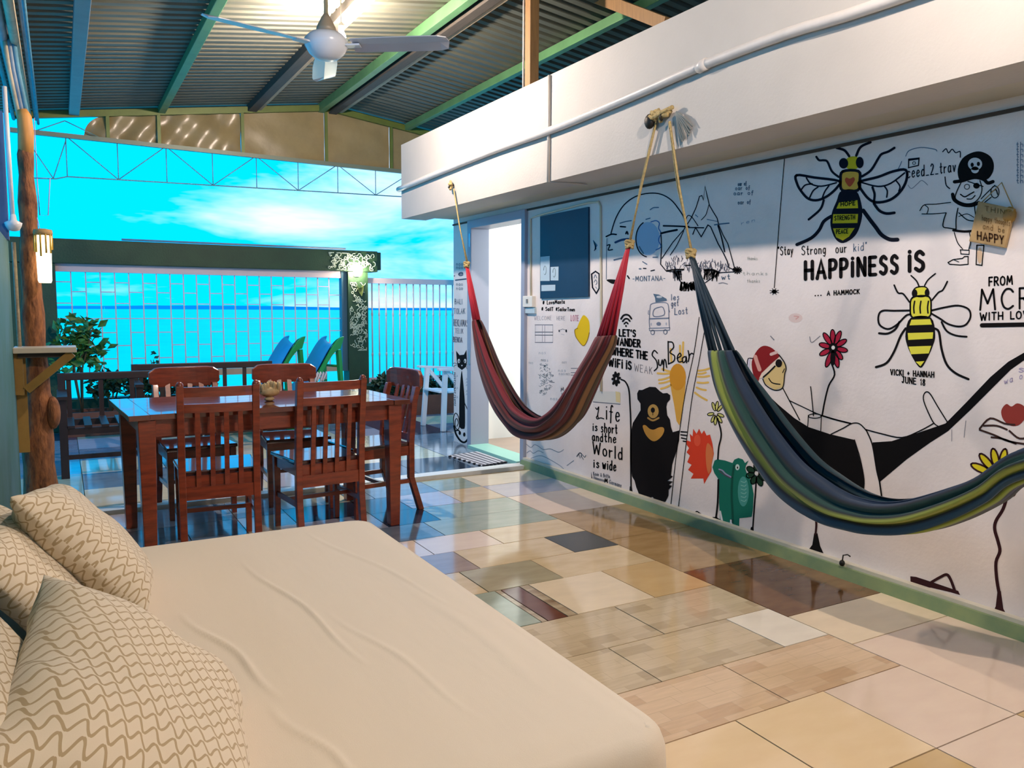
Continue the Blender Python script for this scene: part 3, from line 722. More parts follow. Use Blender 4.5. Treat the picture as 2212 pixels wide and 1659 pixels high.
# ================================================================== TABLE AND CHAIRS
M_wood = mat('red_brown_wood', (144, 62, 36), 0.3, var=0.3, vscale=7, stretch=(1, 1, 6), spec=0.5, coat=0.25, rgb2=(104, 42, 26))
M_woodtop = mat('red_brown_table_wood', (112, 56, 40), 0.16, var=0.3, vscale=7, stretch=(1, 8, 1), coat=0.6, rgb2=(84, 40, 30))
M_seat = mat('dark_seat_wood', (74, 40, 36), 0.15, var=0.25, vscale=6, coat=0.7)
TBX, TBY, TRZ = 1.012, 4.815, math.radians(3.0)
tb = empty('dining_table', (TBX, TBY, 0), TRZ); tag(tb, 'reddish brown wooden dining table with a planked top', 'table')
TL, TD, TZ = 1.52, 0.86, 0.76
for k in range(6):
    y0 = -TD / 2 + 0.012 + k * (TD - 0.024) / 6; y1 = y0 + (TD - 0.024) / 6 - 0.002
    MB().box(-TL / 2 + 0.10, TL / 2 - 0.10, y0, y1, TZ - 0.028, TZ).build('plank', M_woodtop, tb, world=False, bevel=0.001, segs=1)
for s in (-1, 1):
    xa = s * (TL / 2 - 0.099); xb = s * TL / 2
    MB().box(min(xa, xb), max(xa, xb), -TD / 2 + 0.0, TD / 2, TZ - 0.028, TZ).build('end_board', M_woodtop, tb, world=False, bevel=0.003)
    MB().box(-TL / 2 + 0.10, TL / 2 - 0.10, s * (TD / 2 - 0.065) - 0.011, s * (TD / 2 - 0.065) + 0.011, TZ - 0.12, TZ - 0.028).build('apron', M_wood, tb, world=False)
    MB().box(s * (TL / 2 - 0.085) - 0.011, s * (TL / 2 - 0.085) + 0.011, -TD / 2 + 0.06, TD / 2 - 0.06, TZ - 0.12, TZ - 0.028).build('apron', M_wood, tb, world=False)
    for s2 in (-1, 1):
        cx, cy_ = s * (TL / 2 - 0.085), s2 * (TD / 2 - 0.065)
        MB().hexa([(cx - 0.030, cy_ - 0.030, 0), (cx + 0.030, cy_ - 0.030, 0), (cx + 0.030, cy_ + 0.030, 0), (cx - 0.030, cy_ + 0.030, 0)],
                  [(cx - 0.042, cy_ - 0.042, TZ - 0.03), (cx + 0.042, cy_ - 0.042, TZ - 0.03), (cx + 0.042, cy_ + 0.042, TZ - 0.03), (cx - 0.042, cy_ + 0.042, TZ - 0.03)]).build('leg', M_wood, tb, world=False, bevel=0.005)

def arc_rail(hw, z0, z1, y, bow, th, round_=0.0, n=8):
    b = MB(); vs = []; fs = []
    for k in range(n + 1):
        x = -hw + 2 * hw * k / n; yy = y - bow * (1 - (x / hw) ** 2)
        e = abs(x / hw); r = round_ * max(0, (e - 0.72) / 0.28) ** 2 if round_ else 0
        vs += [(x, yy - th / 2, z0 + r), (x, yy + th / 2, z0 + r), (x, yy + th / 2, z1 - r), (x, yy - th / 2, z1 - r)]
    for k in range(n):
        for q in range(4): fs.append((k * 4 + q, k * 4 + (q + 1) % 4, (k + 1) * 4 + (q + 1) % 4, (k + 1) * 4 + q))
    fs += [(3, 2, 1, 0), tuple(n * 4 + i for i in range(4))]
    return b.add(vs, fs)
def chair_common(t, hw, hd):
    for s in (-1, 1):
        MB().hexa([(s * hw - 0.015, hd - 0.035, 0), (s * hw + 0.015, hd - 0.035, 0), (s * hw + 0.015, hd - 0.005, 0), (s * hw - 0.015, hd - 0.005, 0)],
                  [(s * hw - 0.019, hd - 0.04, 0.425), (s * hw + 0.019, hd - 0.04, 0.425), (s * hw + 0.019, hd, 0.425), (s * hw - 0.019, hd, 0.425)]).build('leg', M_wood, t, world=False, bevel=0.003)
        MB().box(s * hw - 0.009, s * hw + 0.009, -hd + 0.02, hd - 0.03, 0.365, 0.425).build('seat_rail', M_wood, t, world=False)
        MB().box(s * hw - 0.008, s * hw + 0.008, -hd + 0.01, hd - 0.03, 0.185, 0.212).build('stretcher', M_wood, t, world=False)
    MB().box(-hw + 0.015, hw - 0.015, hd - 0.035, hd - 0.015, 0.365, 0.425).build('seat_rail', M_wood, t, world=False)
    MB().box(-hw + 0.015, hw - 0.015, -hd + 0.005, -hd + 0.025, 0.365, 0.425).build('seat_rail', M_wood, t, world=False)
    MB().box(-hw, hw, -0.01, 0.008, 0.187, 0.21).build('stretcher', M_wood, t, world=False)
    MB().hexa([(-hw - 0.005, -hd + 0.02, 0.425), (hw + 0.005, -hd + 0.02, 0.425), (hw + 0.025, hd + 0.015, 0.425), (-hw - 0.025, hd + 0.015, 0.425)],
              [(-hw - 0.005, -hd + 0.02, 0.448), (hw + 0.005, -hd + 0.02, 0.448), (hw + 0.025, hd + 0.015, 0.448), (-hw - 0.025, hd + 0.015, 0.448)]).build('seat', M_seat, t, world=False, bevel=0.006)
def rear_post(s, hw, hd, ztop, lean, splay=0.03):
    b = MB(); pr = [(0, -hd - splay), (0.22, -hd), (0.45, -hd), (0.70, -hd - lean * 0.45), (ztop, -hd - lean)]
    vs = []; fs = []
    for z, y in pr:
        w = 0.018; d = 0.019
        vs += [(s * hw - w, y - d, z), (s * hw + w, y - d, z), (s * hw + w, y + d, z), (s * hw - w, y + d, z)]
    for k in range(len(pr) - 1):
        for q in range(4): fs.append((k * 4 + q, k * 4 + (q + 1) % 4, (k + 1) * 4 + (q + 1) % 4, (k + 1) * 4 + q))
    n = len(pr) - 1
    fs += [(3, 2, 1, 0), tuple(n * 4 + i for i in range(4))]
    return b.add(vs, fs)
def make_chair_a(loc, rz):
    t = empty('dining_chair', loc, rz); hw, hd = 0.185, 0.20
    chair_common(t, hw, hd)
    for s in (-1, 1):
        rear_post(s, hw, hd, 0.90, 0.045).build('leg', M_wood, t, world=False, bevel=0.004)
        MB().ell((s * hw, -hd - 0.045, 0.90), 0.019, 0.02, 0.022, 10, 6).build('finial', M_wood, t, world=False)
    arc_rail(hw - 0.01, 0.842, 0.892, -hd - 0.040, 0.018, 0.02).build('top_rail', M_wood, t, world=False)
    arc_rail(hw - 0.01, 0.760, 0.805, -hd - 0.030, 0.016, 0.02).build('middle_rail', M_wood, t, world=False)
    arc_rail(hw - 0.01, 0.300, 0.368, -hd, 0.0, 0.02).build('lower_rail', M_wood, t, world=False)
    for k in range(4):
        x = -0.105 + 0.07 * k; bw = 0.016 * (1 - (x / hw) ** 2)
        MB().bar((x, -hd, 0.355), (x, -hd - 0.030 - bw, 0.77), 0.024, 0.012, up=(0, 1, 0)).build('slat', M_wood, t, world=False)
    return t
def make_chair_b(loc, rz):
    t = empty('dining_chair', loc, rz); hw, hd = 0.185, 0.20
    chair_common(t, hw, hd)
    for s in (-1, 1): rear_post(s, hw, hd, 0.80, 0.05, 0.07).build('leg', M_wood, t, world=False, bevel=0.004)
    arc_rail(hw + 0.035, 0.775, 0.905, -hd - 0.060, 0.03, 0.026, round_=0.03, n=12).build('crest_rail', M_wood, t, world=False, bevel=0.006)
    arc_rail(hw - 0.01, 0.455, 0.50, -hd, 0.0, 0.018).build('lower_rail', M_wood, t, world=False)
    for k in range(4):
        x = -0.105 + 0.07 * k
        MB().bar((x, -hd, 0.48), (x, -hd - 0.055 - 0.03 * (1 - (x / (hw + 0.035)) ** 2), 0.80), 0.030, 0.012, up=(0, 1, 0)).build('slat', M_wood, t, world=False)
    return t
GRP = 'wooden chairs around the dining table'
ca = make_chair_a((0.715, 4.575, 0), math.radians(-4)); tag(ca, 'ladder top wooden chair at the near left of the dining table', 'chair', GRP)
cb = copy_tree(ca); cb.location = (1.285, 4.615, 0); cb.rotation_euler = (0, 0, math.radians(5)); tag(cb, 'ladder top wooden chair at the near right of the dining table', 'chair', GRP)
cc = make_chair_b((0.72, 5.40, 0), math.radians(184)); tag(cc, 'curved crest wooden chair behind the left half of the dining table', 'chair', GRP)
ce = copy_tree(cc); ce.location = (1.345, 5.42, 0); ce.rotation_euler = (0, 0, math.radians(177)); tag(ce, 'curved crest wooden chair behind the right half of the dining table', 'chair', GRP)
cf = copy_tree(cc); cf.location = (1.70, 4.90, 0); cf.rotation_euler = (0, 0, math.radians(98)); tag(cf, 'curved crest wooden chair at the right end of the dining table', 'chair', GRP)
# driftwood ornament on the table
dc = on_z(582, 866, TZ); rd = random.Random(9)
dw = MB(); dw.ell((dc[0], dc[1], TZ + 0.012), 0.03, 0.028, 0.014, 10, 5); dw.ell((dc[0], dc[1], TZ + 0.055), 0.055, 0.04, 0.032, 14, 9, 0, 0.12, rd)
for k in range(9):
    dw.ell((dc[0] - 0.052 + 0.013 * k, dc[1] + rd.uniform(-0.015, 0.015), TZ + 0.075 + rd.uniform(0, 0.012)), 0.012, 0.016, rd.uniform(0.022, 0.036), 8, 6, 0, 0.15, rd)
dw = dw.build('shell_ornament', mat('shell_beige', (204, 178, 128), 0.7, var=0.4, vscale=30)); tag(dw, 'beige coral shell ornament standing on the dining table', 'ornament')
# ================================================================== TERRACE FURNITURE
M_dkwood = mat('dark_stained_wood', (44, 30, 30), 0.4, var=0.3, vscale=8)
def bench(x0, x1, y0, y1, label, zs=0.40, zb_=0.76, nsl=9):
    t = empty('slatted_bench', ((x0 + x1) / 2, (y0 + y1) / 2, 0)); tag(t, label, 'bench')
    for x in (x0 + 0.03, x1 - 0.03):
        MB().box(x - 0.028, x + 0.028, y0, y0 + 0.056, 0, zs + 0.20).build('leg', M_dkwood, t)
        MB().box(x - 0.028, x + 0.028, y1 - 0.056, y1, 0, zb_).build('leg', M_dkwood, t)
        MB().box(x - 0.035, x + 0.035, y0 - 0.02, y1, zs + 0.20, zs + 0.225).build('armrest', M_dkwood, t)
    MB().box(x0 + 0.03, x1 - 0.03, y0 + 0.01, y0 + 0.035, zs - 0.07, zs - 0.02).build('seat_rail', M_dkwood, t)
    MB().box(x0 + 0.03, x1 - 0.03, y1 - 0.04, y1 - 0.015, zs - 0.07, zs - 0.02).build('seat_rail', M_dkwood, t)
    MB().box(x0 + 0.03, x1 - 0.03, y0 + 0.02, y0 + 0.04, 0.14, 0.175).build('stretcher', M_dkwood, t)
    for k in range(nsl):
        x = x0 + 0.08 + (x1 - x0 - 0.16) * k / (nsl - 1)
        MB().box(x - 0.026, x + 0.026, y0, y1 - 0.05, zs - 0.02, zs).build('slat', M_dkwood, t)
        if k % 2 == 0 or nsl < 8:
            MB().box(x - 0.018, x + 0.018, y1 - 0.035, y1 - 0.02, zs, zb_ - 0.03).build('back_slat', M_dkwood, t)
    MB().box(x0 + 0.03, x1 - 0.03, y1 - 0.045, y1 - 0.01, zb_ - 0.06, zb_).build('back_rail', M_dkwood, t, bevel=0.006)
    return t
bench(-0.04, 1.05, 6.85, 7.45, 'dark slatted wooden bench behind the left end of the dining table')
bench(0.55, 1.82, 7.65, 8.15, 'dark wooden bench with a long back rail behind the dining chairs', zb_=0.77, nsl=13)
# playground slides
M_sl = mat('slide_blue_plastic', (30, 140, 190), 0.3, spec=0.5); M_sg = mat('slide_green_plastic', (46, 150, 60), 0.35)
def slide(px, py, rz, label):
    t = empty('toy_slide', (px, py, 0), rz); tag(t, label, 'toy slide', 'plastic toy slides on the terrace')
    prof = smooth_curve([(0.0, 0.90), (0.06, 0.88), (0.15, 0.79), (0.32, 0.55), (0.50, 0.33), (0.70, 0.19), (0.92, 0.14), (1.05, 0.15)], 4)
    hw = 0.14; vs = []; fs = []; n = len(prof)
    for (u, z) in prof:
        for k in range(9):
            s = -1 + k / 4; vs.append((u, s * hw, z + 0.07 * (abs(s) ** 3)))
    for i in range(n - 1):
        for k in range(8): fs.append((i * 9 + k, (i + 1) * 9 + k, (i + 1) * 9 + k + 1, i * 9 + k + 1))
    nv = len(vs); vs += [(a + 0.0, b, c - 0.025) for a, b, c in vs]; fs += [tuple(i + nv for i in f[::-1]) for f in fs]
    MB().add(vs, fs, 0, True).build('chute', M_sl, t, world=False)
    for s in (-1, 1):
        sd = MB(); vs = []; fs = []
        for (u, z) in prof:
            for (yy, dz) in ((hw - 0.005, 0.085), (hw + 0.03, 0.085), (hw + 0.03, -0.05), (hw - 0.005, -0.05)): vs.append((u - dz * 0.35, s * yy, z + dz))
        for i in range(len(prof) - 1):
            for k in range(4): fs.append((i * 4 + k, i * 4 + (k + 1) % 4, (i + 1) * 4 + (k + 1) % 4, (i + 1) * 4 + k))
        fs += [(0, 1, 2, 3), tuple((len(prof) - 1) * 4 + k for k in range(4))]
        sd.add(vs, fs, 0, False).build('side_rim', M_sg if s > 0 else M_sl, t, world=False, bevel=0.006)
        MB().bar((0.03, s * hw, 0.84), (-0.02, s * (hw + 0.02), 0.0), 0.04, 0.05).build('leg', M_sg, t, world=False)
    for z in (0.22, 0.44, 0.66):
        MB().tube([(0.0 + 0.02 * z, -hw - 0.01, z), (0.0 + 0.02 * z, hw + 0.01, z)], 0.014, 8).build('rung', M_sg, t, world=False)
    MB().box(0.50, 0.56, -0.09, 0.09, 0.0, 0.34).build('foot', M_sg, t, world=False)
    return t
slide(2.62, 8.72, math.radians(200), 'blue and green toy slide in front of the rope pillar')
slide(2.26, 8.95, math.radians(200), 'blue and green toy slide further left behind the other slide')
tw_ = on_y(685, 815, 8.3)
bd = MB(); 
for k in range(6):
    bd.tube([(tw_[0] - 0.09 + 0.03 * k, 8.3, tw_[2] - 0.06 + 0.02 * (k % 2)), (tw_[0] - 0.05 + 0.03 * k, 8.3, tw_[2] + 0.05), (tw_[0] + 0.0 + 0.02 * k, 8.32, tw_[2] - 0.02)], 0.012, 6)
bd = bd.build('knotted_towel', mat('towel_white', (226, 214, 214), 0.9)); tag(bd, 'white knotted cloth hanging on the green rim of the toy slide', 'cloth')
# white plastic armchair
wx, wy = 3.72, 7.95
wc2 = empty('plastic_armchair', (wx, wy, 0), math.radians(92)); tag(wc2, 'white plastic garden armchair beyond the cat drawing', 'chair')
M_pl = mat('white_plastic', (224, 228, 232), 0.35)
for s in (-1, 1):
    MB().bar((s * 0.25, 0.24, 0), (s * 0.22, 0.20, 0.64), 0.045, 0.05).build('leg', M_pl, wc2, world=False, bevel=0.006)
    MB().bar((s * 0.25, -0.27, 0), (s * 0.22, -0.20, 0.44), 0.045, 0.05).build('leg', M_pl, wc2, world=False, bevel=0.006)
    MB().bar((s * 0.255, 0.30, 0.66), (s * 0.235, -0.27, 0.62), 0.06, 0.025).build('armrest', M_pl, wc2, world=False, bevel=0.006)
    MB().bar((s * 0.225, -0.02, 0.40), (s * 0.24, 0.20, 0.65), 0.03, 0.04).build('arm_brace', M_pl, wc2, world=False)
for k in range(5):
    y = 0.22 - 0.095 * k; MB().box(-0.21, 0.21, y - 0.042, y + 0.042, 0.405 - 0.006 * k, 0.425 - 0.006 * k).build('seat_slat', M_pl, wc2, world=False, bevel=0.004)
for k in range(5):
    x = -0.17 + 0.085 * k; MB().bar((x, -0.22, 0.40), (x * 1.05, -0.33, 0.84), 0.055, 0.018, up=(0, 1, 0)).build('back_slat', M_pl, wc2, world=False)
MB().bar((-0.22, -0.34, 0.85), (0.22, -0.34, 0.85), 0.03, 0.07).build('back_rail', M_pl, wc2, world=False, bevel=0.008)
# planters and plants
M_plant = mat('terracotta_trough', (120, 66, 44), 0.7, var=0.2)
M_soil = mat('soil', (40, 32, 24), 0.95)
def leaf_mesh(rnd, centre, r, n, size, b=None):
    b = b or MB()
    for _ in range(n):
        a, e = rnd.uniform(0, 6.283), rnd.uniform(-0.6, 1.2); rr_ = (rnd.random() ** 0.5)
        p = Vector((centre[0] + r[0] * rr_ * math.cos(a) * math.cos(e), centre[1] + r[1] * rr_ * math.sin(a) * math.cos(e), centre[2] + r[2] * rr_ * math.sin(e)))
        d = Vector((rnd.gauss(0, 1), rnd.gauss(0, 1), rnd.gauss(0.1, 0.7))).normalized()
        s_ = d.cross(Vector((rnd.gauss(0, 1), rnd.gauss(0, 1), rnd.gauss(0, 1)))).normalized()
        l = size * rnd.uniform(0.7, 1.3); w = l * 0.28; nn = d.cross(s_) * (l * 0.08)
        b.add([p, p + d * l * 0.5 + s_ * w + nn, p + d * l, p + d * l * 0.5 - s_ * w + nn, p + d * l * 0.5 - nn], [(0, 1, 4), (1, 2, 4), (2, 3, 4), (3, 0, 4)])
    return b
M_leaf = mat('leaf_green', (52, 92, 34), 0.5, var=0.4, vscale=12, rgb2=(90, 130, 40)); M_leafd = mat('leaf_dark_green', (26, 58, 24), 0.55, var=0.4, vscale=12)
def trough(x0, x1, label):
    t = empty('planter_trough', ((x0 + x1) / 2, 9.2, 0)); tag(t, label, 'planter')
    for a in ((x0, x1, 9.02, 9.05), (x0, x1, 9.37, 9.40)): MB().box(*a, 0.0, 0.24).build('side', M_plant, t)
    for a in ((x0, x0 + 0.03), (x1 - 0.03, x1)): MB().box(*a, 9.05, 9.37, 0.0, 0.24).build('end', M_plant, t)
    MB().box(x0 + 0.03, x1 - 0.03, 9.05, 9.37, 0.02, 0.21).build('soil', M_soil, t)
trough(0.0, 1.5, 'long terracotta planter trough below the left half of the grille')
trough(3.0, 4.6, 'terracotta planter trough below the railing right of the pillar')
rp_ = random.Random(21)
def shrub(x, y, z0, ztop, spread, n, size, m, label, stems=3, cat='plant'):
    t = empty('leafy_shrub', (x, y, z0)); tag(t, label, cat, 'plants along the terrace parapet')
    st = MB()
    for k in range(stems):
        st.tube([(x, y, z0 - 0.02), (x + rp_.uniform(-0.4, 0.4) * spread, y + rp_.uniform(-0.3, 0.3) * spread, (z0 + ztop) / 2), (x + rp_.uniform(-0.8, 0.8) * spread, y + rp_.uniform(-0.5, 0.5) * spread, ztop - 0.08)], [0.012, 0.009, 0.004], 6)
    st.build('stem', mat('stem_brown', (84, 66, 40), 0.8), t)
    b = leaf_mesh(rp_, (x, y, ztop - 0.35 * (ztop - z0)), (spread, spread * 0.6, (ztop - z0) * 0.42), n, size); b.build('foliage', m, t)
    return t
s1 = on_y(165, 735, 9.2)
shrub(0.16, 9.2, 0.21, 1.16, 0.26, 260, 0.11, M_leaf, 'tall bright leafy shrub in front of the grille near the trunk post', 5)
for x, zt, sp, lab in ((0.42, 0.62, 0.22, 'low green plant beside the tall shrub'), (0.78, 0.58, 0.24, 'low green plant in the middle of the left planter trough'), (1.20, 0.56, 0.26, 'low green plant at the right end of the left planter trough'),
                       (3.45, 0.45, 0.25, 'low green plant in the planter trough next to the pillar'), (4.05, 0.42, 0.28, 'low green plant in the planter trough behind the white armchair')):
    shrub(x, 9.2, 0.21, zt, sp, 200, 0.09, M_leafd, lab, 4)
shrub(0.86, 9.22, 0.21, 0.82, 0.06, 26, 0.06, M_leafd, 'thin sprig with a few leaves rising from the left planter trough', 2)

# ================================================================== DAY BED
bed = empty('day_bed', (0.40, 2.15, 0)); tag(bed, 'wide low day bed with a cream sheet', 'bed')
BX0, BX1, BY0, BY1, BZ = -0.25, 1.075, 1.185, 3.115, 0.45
M_sheet = bpy.data.materials.new('cream_sheet'); M_sheet.use_nodes = True
t = M_sheet.node_tree; b = t.nodes['Principled BSDF']
b.inputs['Base Color'].default_value = (*_lin((0.86, 0.815, 0.74)), 1); b.inputs['Roughness'].default_value = 0.9
b.inputs['Sheen Weight'].default_value = 0.2
tcn = t.nodes.new('ShaderNodeTexCoord')
nA = t.nodes.new('ShaderNodeTexNoise'); nA.inputs['Scale'].default_value = 420
bpA = t.nodes.new('ShaderNodeBump'); bpA.inputs['Strength'].default_value = 0.18; bpA.inputs['Distance'].default_value = 0.003
t.links.new(tcn.outputs['Object'], nA.inputs['Vector']); t.links.new(nA.outputs['Fac'], bpA.inputs['Height'])
nB = t.nodes.new('ShaderNodeTexNoise'); nB.inputs['Scale'].default_value = 3.2; nB.inputs['Detail'].default_value = 3
mB = t.nodes.new('ShaderNodeMapping'); mB.inputs['Scale'].default_value = (2.0, 0.55, 1); mB.inputs['Rotation'].default_value = (0, 0, 0.15)
t.links.new(tcn.outputs['Object'], mB.inputs[0]); t.links.new(mB.outputs[0], nB.inputs['Vector'])
bpB = t.nodes.new('ShaderNodeBump'); bpB.inputs['Strength'].default_value = 0.35; bpB.inputs['Distance'].default_value = 0.02
t.links.new(nB.outputs['Fac'], bpB.inputs['Height']); t.links.new(bpA.outputs[0], bpB.inputs['Normal']); t.links.new(bpB.outputs[0], b.inputs['Normal'])
# mattress: rounded block with soft creases in the sheet
NX, NY = 230, 110; vs = []; fs = []
def crease(x, y):
    z = 0.0
    for (xa, ya, xb, yb, hgt, wd_) in ((0.26, 2.35, 0.40, 1.70, 0.008, 0.008), (0.50, 2.75, 0.62, 1.75, 0.007, 0.007), (0.62, 2.2, 0.74, 1.4, 0.004, 0.008), (0.78, 3.0, 0.98, 1.9, 0.004, 0.008), (0.9, 2.4, 0.93, 1.3, 0.003, 0.02), (0.36, 1.7, 0.46, 1.2, 0.005, 0.009)):
        dx, dy = xb - xa, yb - ya; l2 = dx * dx + dy * dy
        tt = ((x - xa) * dx + (y - ya) * dy) / l2; ct = min(1, max(0, tt))
        wob = 0.012 * math.sin(tt * 9)
        d = math.hypot(x - xa - ct * dx + wob, y - ya - ct * dy); fade = math.sin(math.pi * ct) if 0 < tt < 1 else 0
        z += hgt * fade * math.exp(-(d / wd_) ** 2)
    return z
def sgn(v): return -1 if v < 0 else 1
hx, hy = (BX1 - BX0) / 2, (BY1 - BY0) / 2; mx_, my_ = (BX0 + BX1) / 2, (BY0 + BY1) / 2
RC = 0.10   # plan corner radius
def plan(px, py, inset):
    """clamp a point into the rounded rectangle"""
    ax, ay = hx - inset, hy - inset; x, y = max(-ax, min(ax, px)), max(-ay, min(ay, py)); r = max(0.01, RC - inset)
    cx, cy_ = ax - r, ay - r
    if abs(x) > cx and abs(y) > cy_:
        ex, ey = abs(x) - cx, abs(y) - cy_; l = math.hypot(ex, ey)
        if l > r: x, y = sgn(x) * (cx + ex / l * r), sgn(y) * (cy_ + ey / l * r)
    return x, y
for j in range(NY + 1):
    for i in range(NX + 1):
        x, y = plan(-hx + 0.04 + (2 * hx - 0.08) * i / NX, -hy + 0.04 + (2 * hy - 0.08) * j / NY, 0.04)
        X, Y = mx_ + x, my_ + y
        edge = min(hx - 0.04 - abs(x), hy - 0.04 - abs(y)); sag = 0.006 * math.exp(-(edge / 0.03) ** 2)
        vs.append((X, Y, BZ + crease(X, Y) - sag))
for j in range(NY):
    for i in range(NX):
        k = j * (NX + 1) + i; fs.append((k, k + 1, k + NX + 2, k + NX + 1))
# skirt rings
loop = [i for i in range(NX + 1)] + [(j) * (NX + 1) + NX for j in range(1, NY + 1)] + [NY * (NX + 1) + i for i in range(NX - 1, -1, -1)] + [j * (NX + 1) for j in range(NY - 1, 0, -1)]
prev = loop
for q, (off, dz) in enumerate(((0.018, -0.008), (0.032, -0.022), (0.040, -0.045), (0.043, -0.09), (0.040, -0.15), (0.034, -0.20), (0.015, -0.225))):
    cur = []
    for n_, k in enumerate(loop):
        X, Y, Z = vs[k]; x, y = X - mx_, Y - my_
        cx, cy_ = hx - RC, hy - RC
        ex, ey = max(0, abs(x) - cx), max(0, abs(y) - cy_); l = math.hypot(ex, ey) or 1
        nx_, ny_ = sgn(x) * ex / l, sgn(y) * ey / l
        rip = 0.004 * math.sin(n_ * 0.35 + q) * (q / 6)
        cur.append(len(vs)); vs.append((X + nx_ * (off + rip), Y + ny_ * (off + rip), BZ + dz))
    for a in range(len(loop)):
        b2_ = (a + 1) % len(loop); fs.append((prev[a], cur[a], cur[b2_], prev[b2_]))
    prev = cur
MB().add(vs, fs, 0, True).build('mattress', M_sheet, bed)
MB().box(BX0 + 0.01, BX1 - 0.015, BY0 + 0.02, BY1 - 0.02, 0.0, 0.245).build('base', mat('bed_base_brown', (96, 66, 44), 0.6, var=0.2), bed)
# navy back cushion against the left wall
nv_ = MB().box(XL + 0.003, XL + 0.055, 1.25, 3.05, 0.452, 0.60).build('back_cushion', mat('navy_fabric', (28, 44, 78), 0.9, var=0.2), bevel=0.02, segs=3); tag(nv_, 'long navy back cushion between the pillows and the left wall', 'cushion')

# ---- pillows with a meander print
def pillow_mat(name, base, line, rows=24.0, freq=84.0):
    m = bpy.data.materials.new(name); m.use_nodes = True
    t = m.node_tree; b = t.nodes['Principled BSDF']; b.inputs['Roughness'].default_value = 0.85; b.inputs['Sheen Weight'].default_value = 0.2
    N = t.nodes.new; K = t.links.new
    uv = N('ShaderNodeUVMap'); uv.uv_map = 'UVMap'
    ns = N('ShaderNodeTexNoise'); ns.inputs['Scale'].default_value = 9; ns.inputs['Detail'].default_value = 1.5
    K(uv.outputs[0], ns.inputs['Vector'])
    vm = N('ShaderNodeVectorMath'); vm.operation = 'SCALE'; vm.inputs['Scale'].default_value = 0.028; K(ns.outputs['Color'], vm.inputs[0])
    va = N('ShaderNodeVectorMath'); va.operation = 'ADD'; K(uv.outputs[0], va.inputs[0]); K(vm.outputs[0], va.inputs[1])
    sx = N('ShaderNodeSeparateXYZ'); K(va.outputs[0], sx.inputs[0])
    def mth(op, a, b_=None):
        n = N('ShaderNodeMath'); n.operation = op
        for i, v in enumerate((a, b_)):
            if v is None: continue
            if isinstance(v, (int, float)): n.inputs[i].default_value = v
            else: K(v, n.inputs[i])
        return n.outputs[0]
    # x leans with y inside each row so the line loops back on itself
    row_ = mth('MULTIPLY', sx.outputs[1], rows)
    fr = mth('SUBTRACT', mth('FRACT', row_), 0.5)
    par = mth('MULTIPLY', mth('FLOOR', row_), 1.7)
    ph = mth('ADD', mth('MULTIPLY', sx.outputs[0], freq * 1.7), par)
    sn = mth('MULTIPLY', mth('SINE', ph), 0.40)
    cs = mth('ABSOLUTE', mth('COSINE', ph))
    d = mth('ABSOLUTE', mth('SUBTRACT', fr, sn))
    wdt = mth('ADD', mth('MULTIPLY', cs, 0.12), 0.07)
    msk = N('ShaderNodeMath'); msk.operation = 'LESS_THAN'; K(d, msk.inputs[0]); K(wdt, msk.inputs[1])
    mxn = N('ShaderNodeMixRGB'); mxn.inputs[1].default_value = (*_lin([v / 255 for v in base]), 1); mxn.inputs[2].default_value = (*_lin([v / 255 for v in line]), 1)
    mf = mth('MULTIPLY', msk.outputs[0], 0.8); K(mf, mxn.inputs[0]); K(mxn.outputs[0], b.inputs['Base Color'])
    nf = N('ShaderNodeTexNoise'); nf.inputs['Scale'].default_value = 300; K(uv.outputs[0], nf.inputs['Vector'])
    bp = N('ShaderNodeBump'); bp.inputs['Strength'].default_value = 0.12; bp.inputs['Distance'].default_value = 0.002; K(nf.outputs['Fac'], bp.inputs['Height']); K(bp.outputs[0], b.inputs['Normal'])
    return m
M_pil = pillow_mat('pillow_meander_print', (214, 202, 180), (158, 134, 92))
def pillow(loc, ex, ey, th, M3, label, seed=0):
    """pillow: local x = width ex, y = length ey, z = thickness; M3 = rotation"""
    rnd = random.Random(seed); n = 34; vs = []; fs = []; uvs = []
    ph = [rnd.uniform(0, 6) for _ in range(4)]
    for side in (1, -1):
        for j in range(n + 1):
            for i in range(n + 1):
                u = -1 + 2 * i / n; v = -1 + 2 * j / n
                su, sv = math.sin(u * math.pi / 2), math.sin(v * math.pi / 2)
                pinch = 1 - 0.07 * (1 - sv * sv) ; pinch2 = 1 - 0.07 * (1 - su * su)
                x = su * ex / 2 * pinch; y = sv * ey / 2 * pinch2
                h = (max(0, 1 - su ** 4) * max(0, 1 - sv ** 4)) ** 0.55
                wr_ = 0.010 * math.sin(7 * su + 3 * sv + ph[0]) * math.sin(4 * sv + ph[1]) * (1 - h * 0.6) + 0.008 * math.sin(12 * sv + 5 * su + ph[2]) * abs(su) ** 3
                vs.append((x, y, side * (th / 2 * h + wr_ * min(1, h * 3)))); uvs.append((x / 0.7 + 0.5 + (0.37 if side < 0 else 0), y / 0.7 + 0.5))
    m = (n + 1) ** 2
    for s in range(2):
        for j in range(n):
            for i in range(n):
                k = s * m + j * (n + 1) + i; f = (k, k + 1, k + n + 2, k + n + 1); fs.append(f if s == 0 else f[::-1])
    o = MB().add(vs, fs, 0, True).build('pillow', M_pil, uvs=uvs)
    bm = bmesh.new(); bm.from_mesh(o.data); bmesh.ops.remove_doubles(bm, verts=bm.verts, dist=0.0004); bm.to_mesh(o.data); bm.free()
    o.matrix_world = Matrix.Translation(loc) @ M3.to_4x4()
    tag(o, label, 'pillow', 'patterned pillows on the day bed'); return o
def frame(width_dir, length_dir):
    x = Vector(width_dir).normalized(); y = Vector(length_dir); y = (y - x * y.dot(x)).normalized(); z = x.cross(y)
    return Matrix((x, y, z)).transposed()
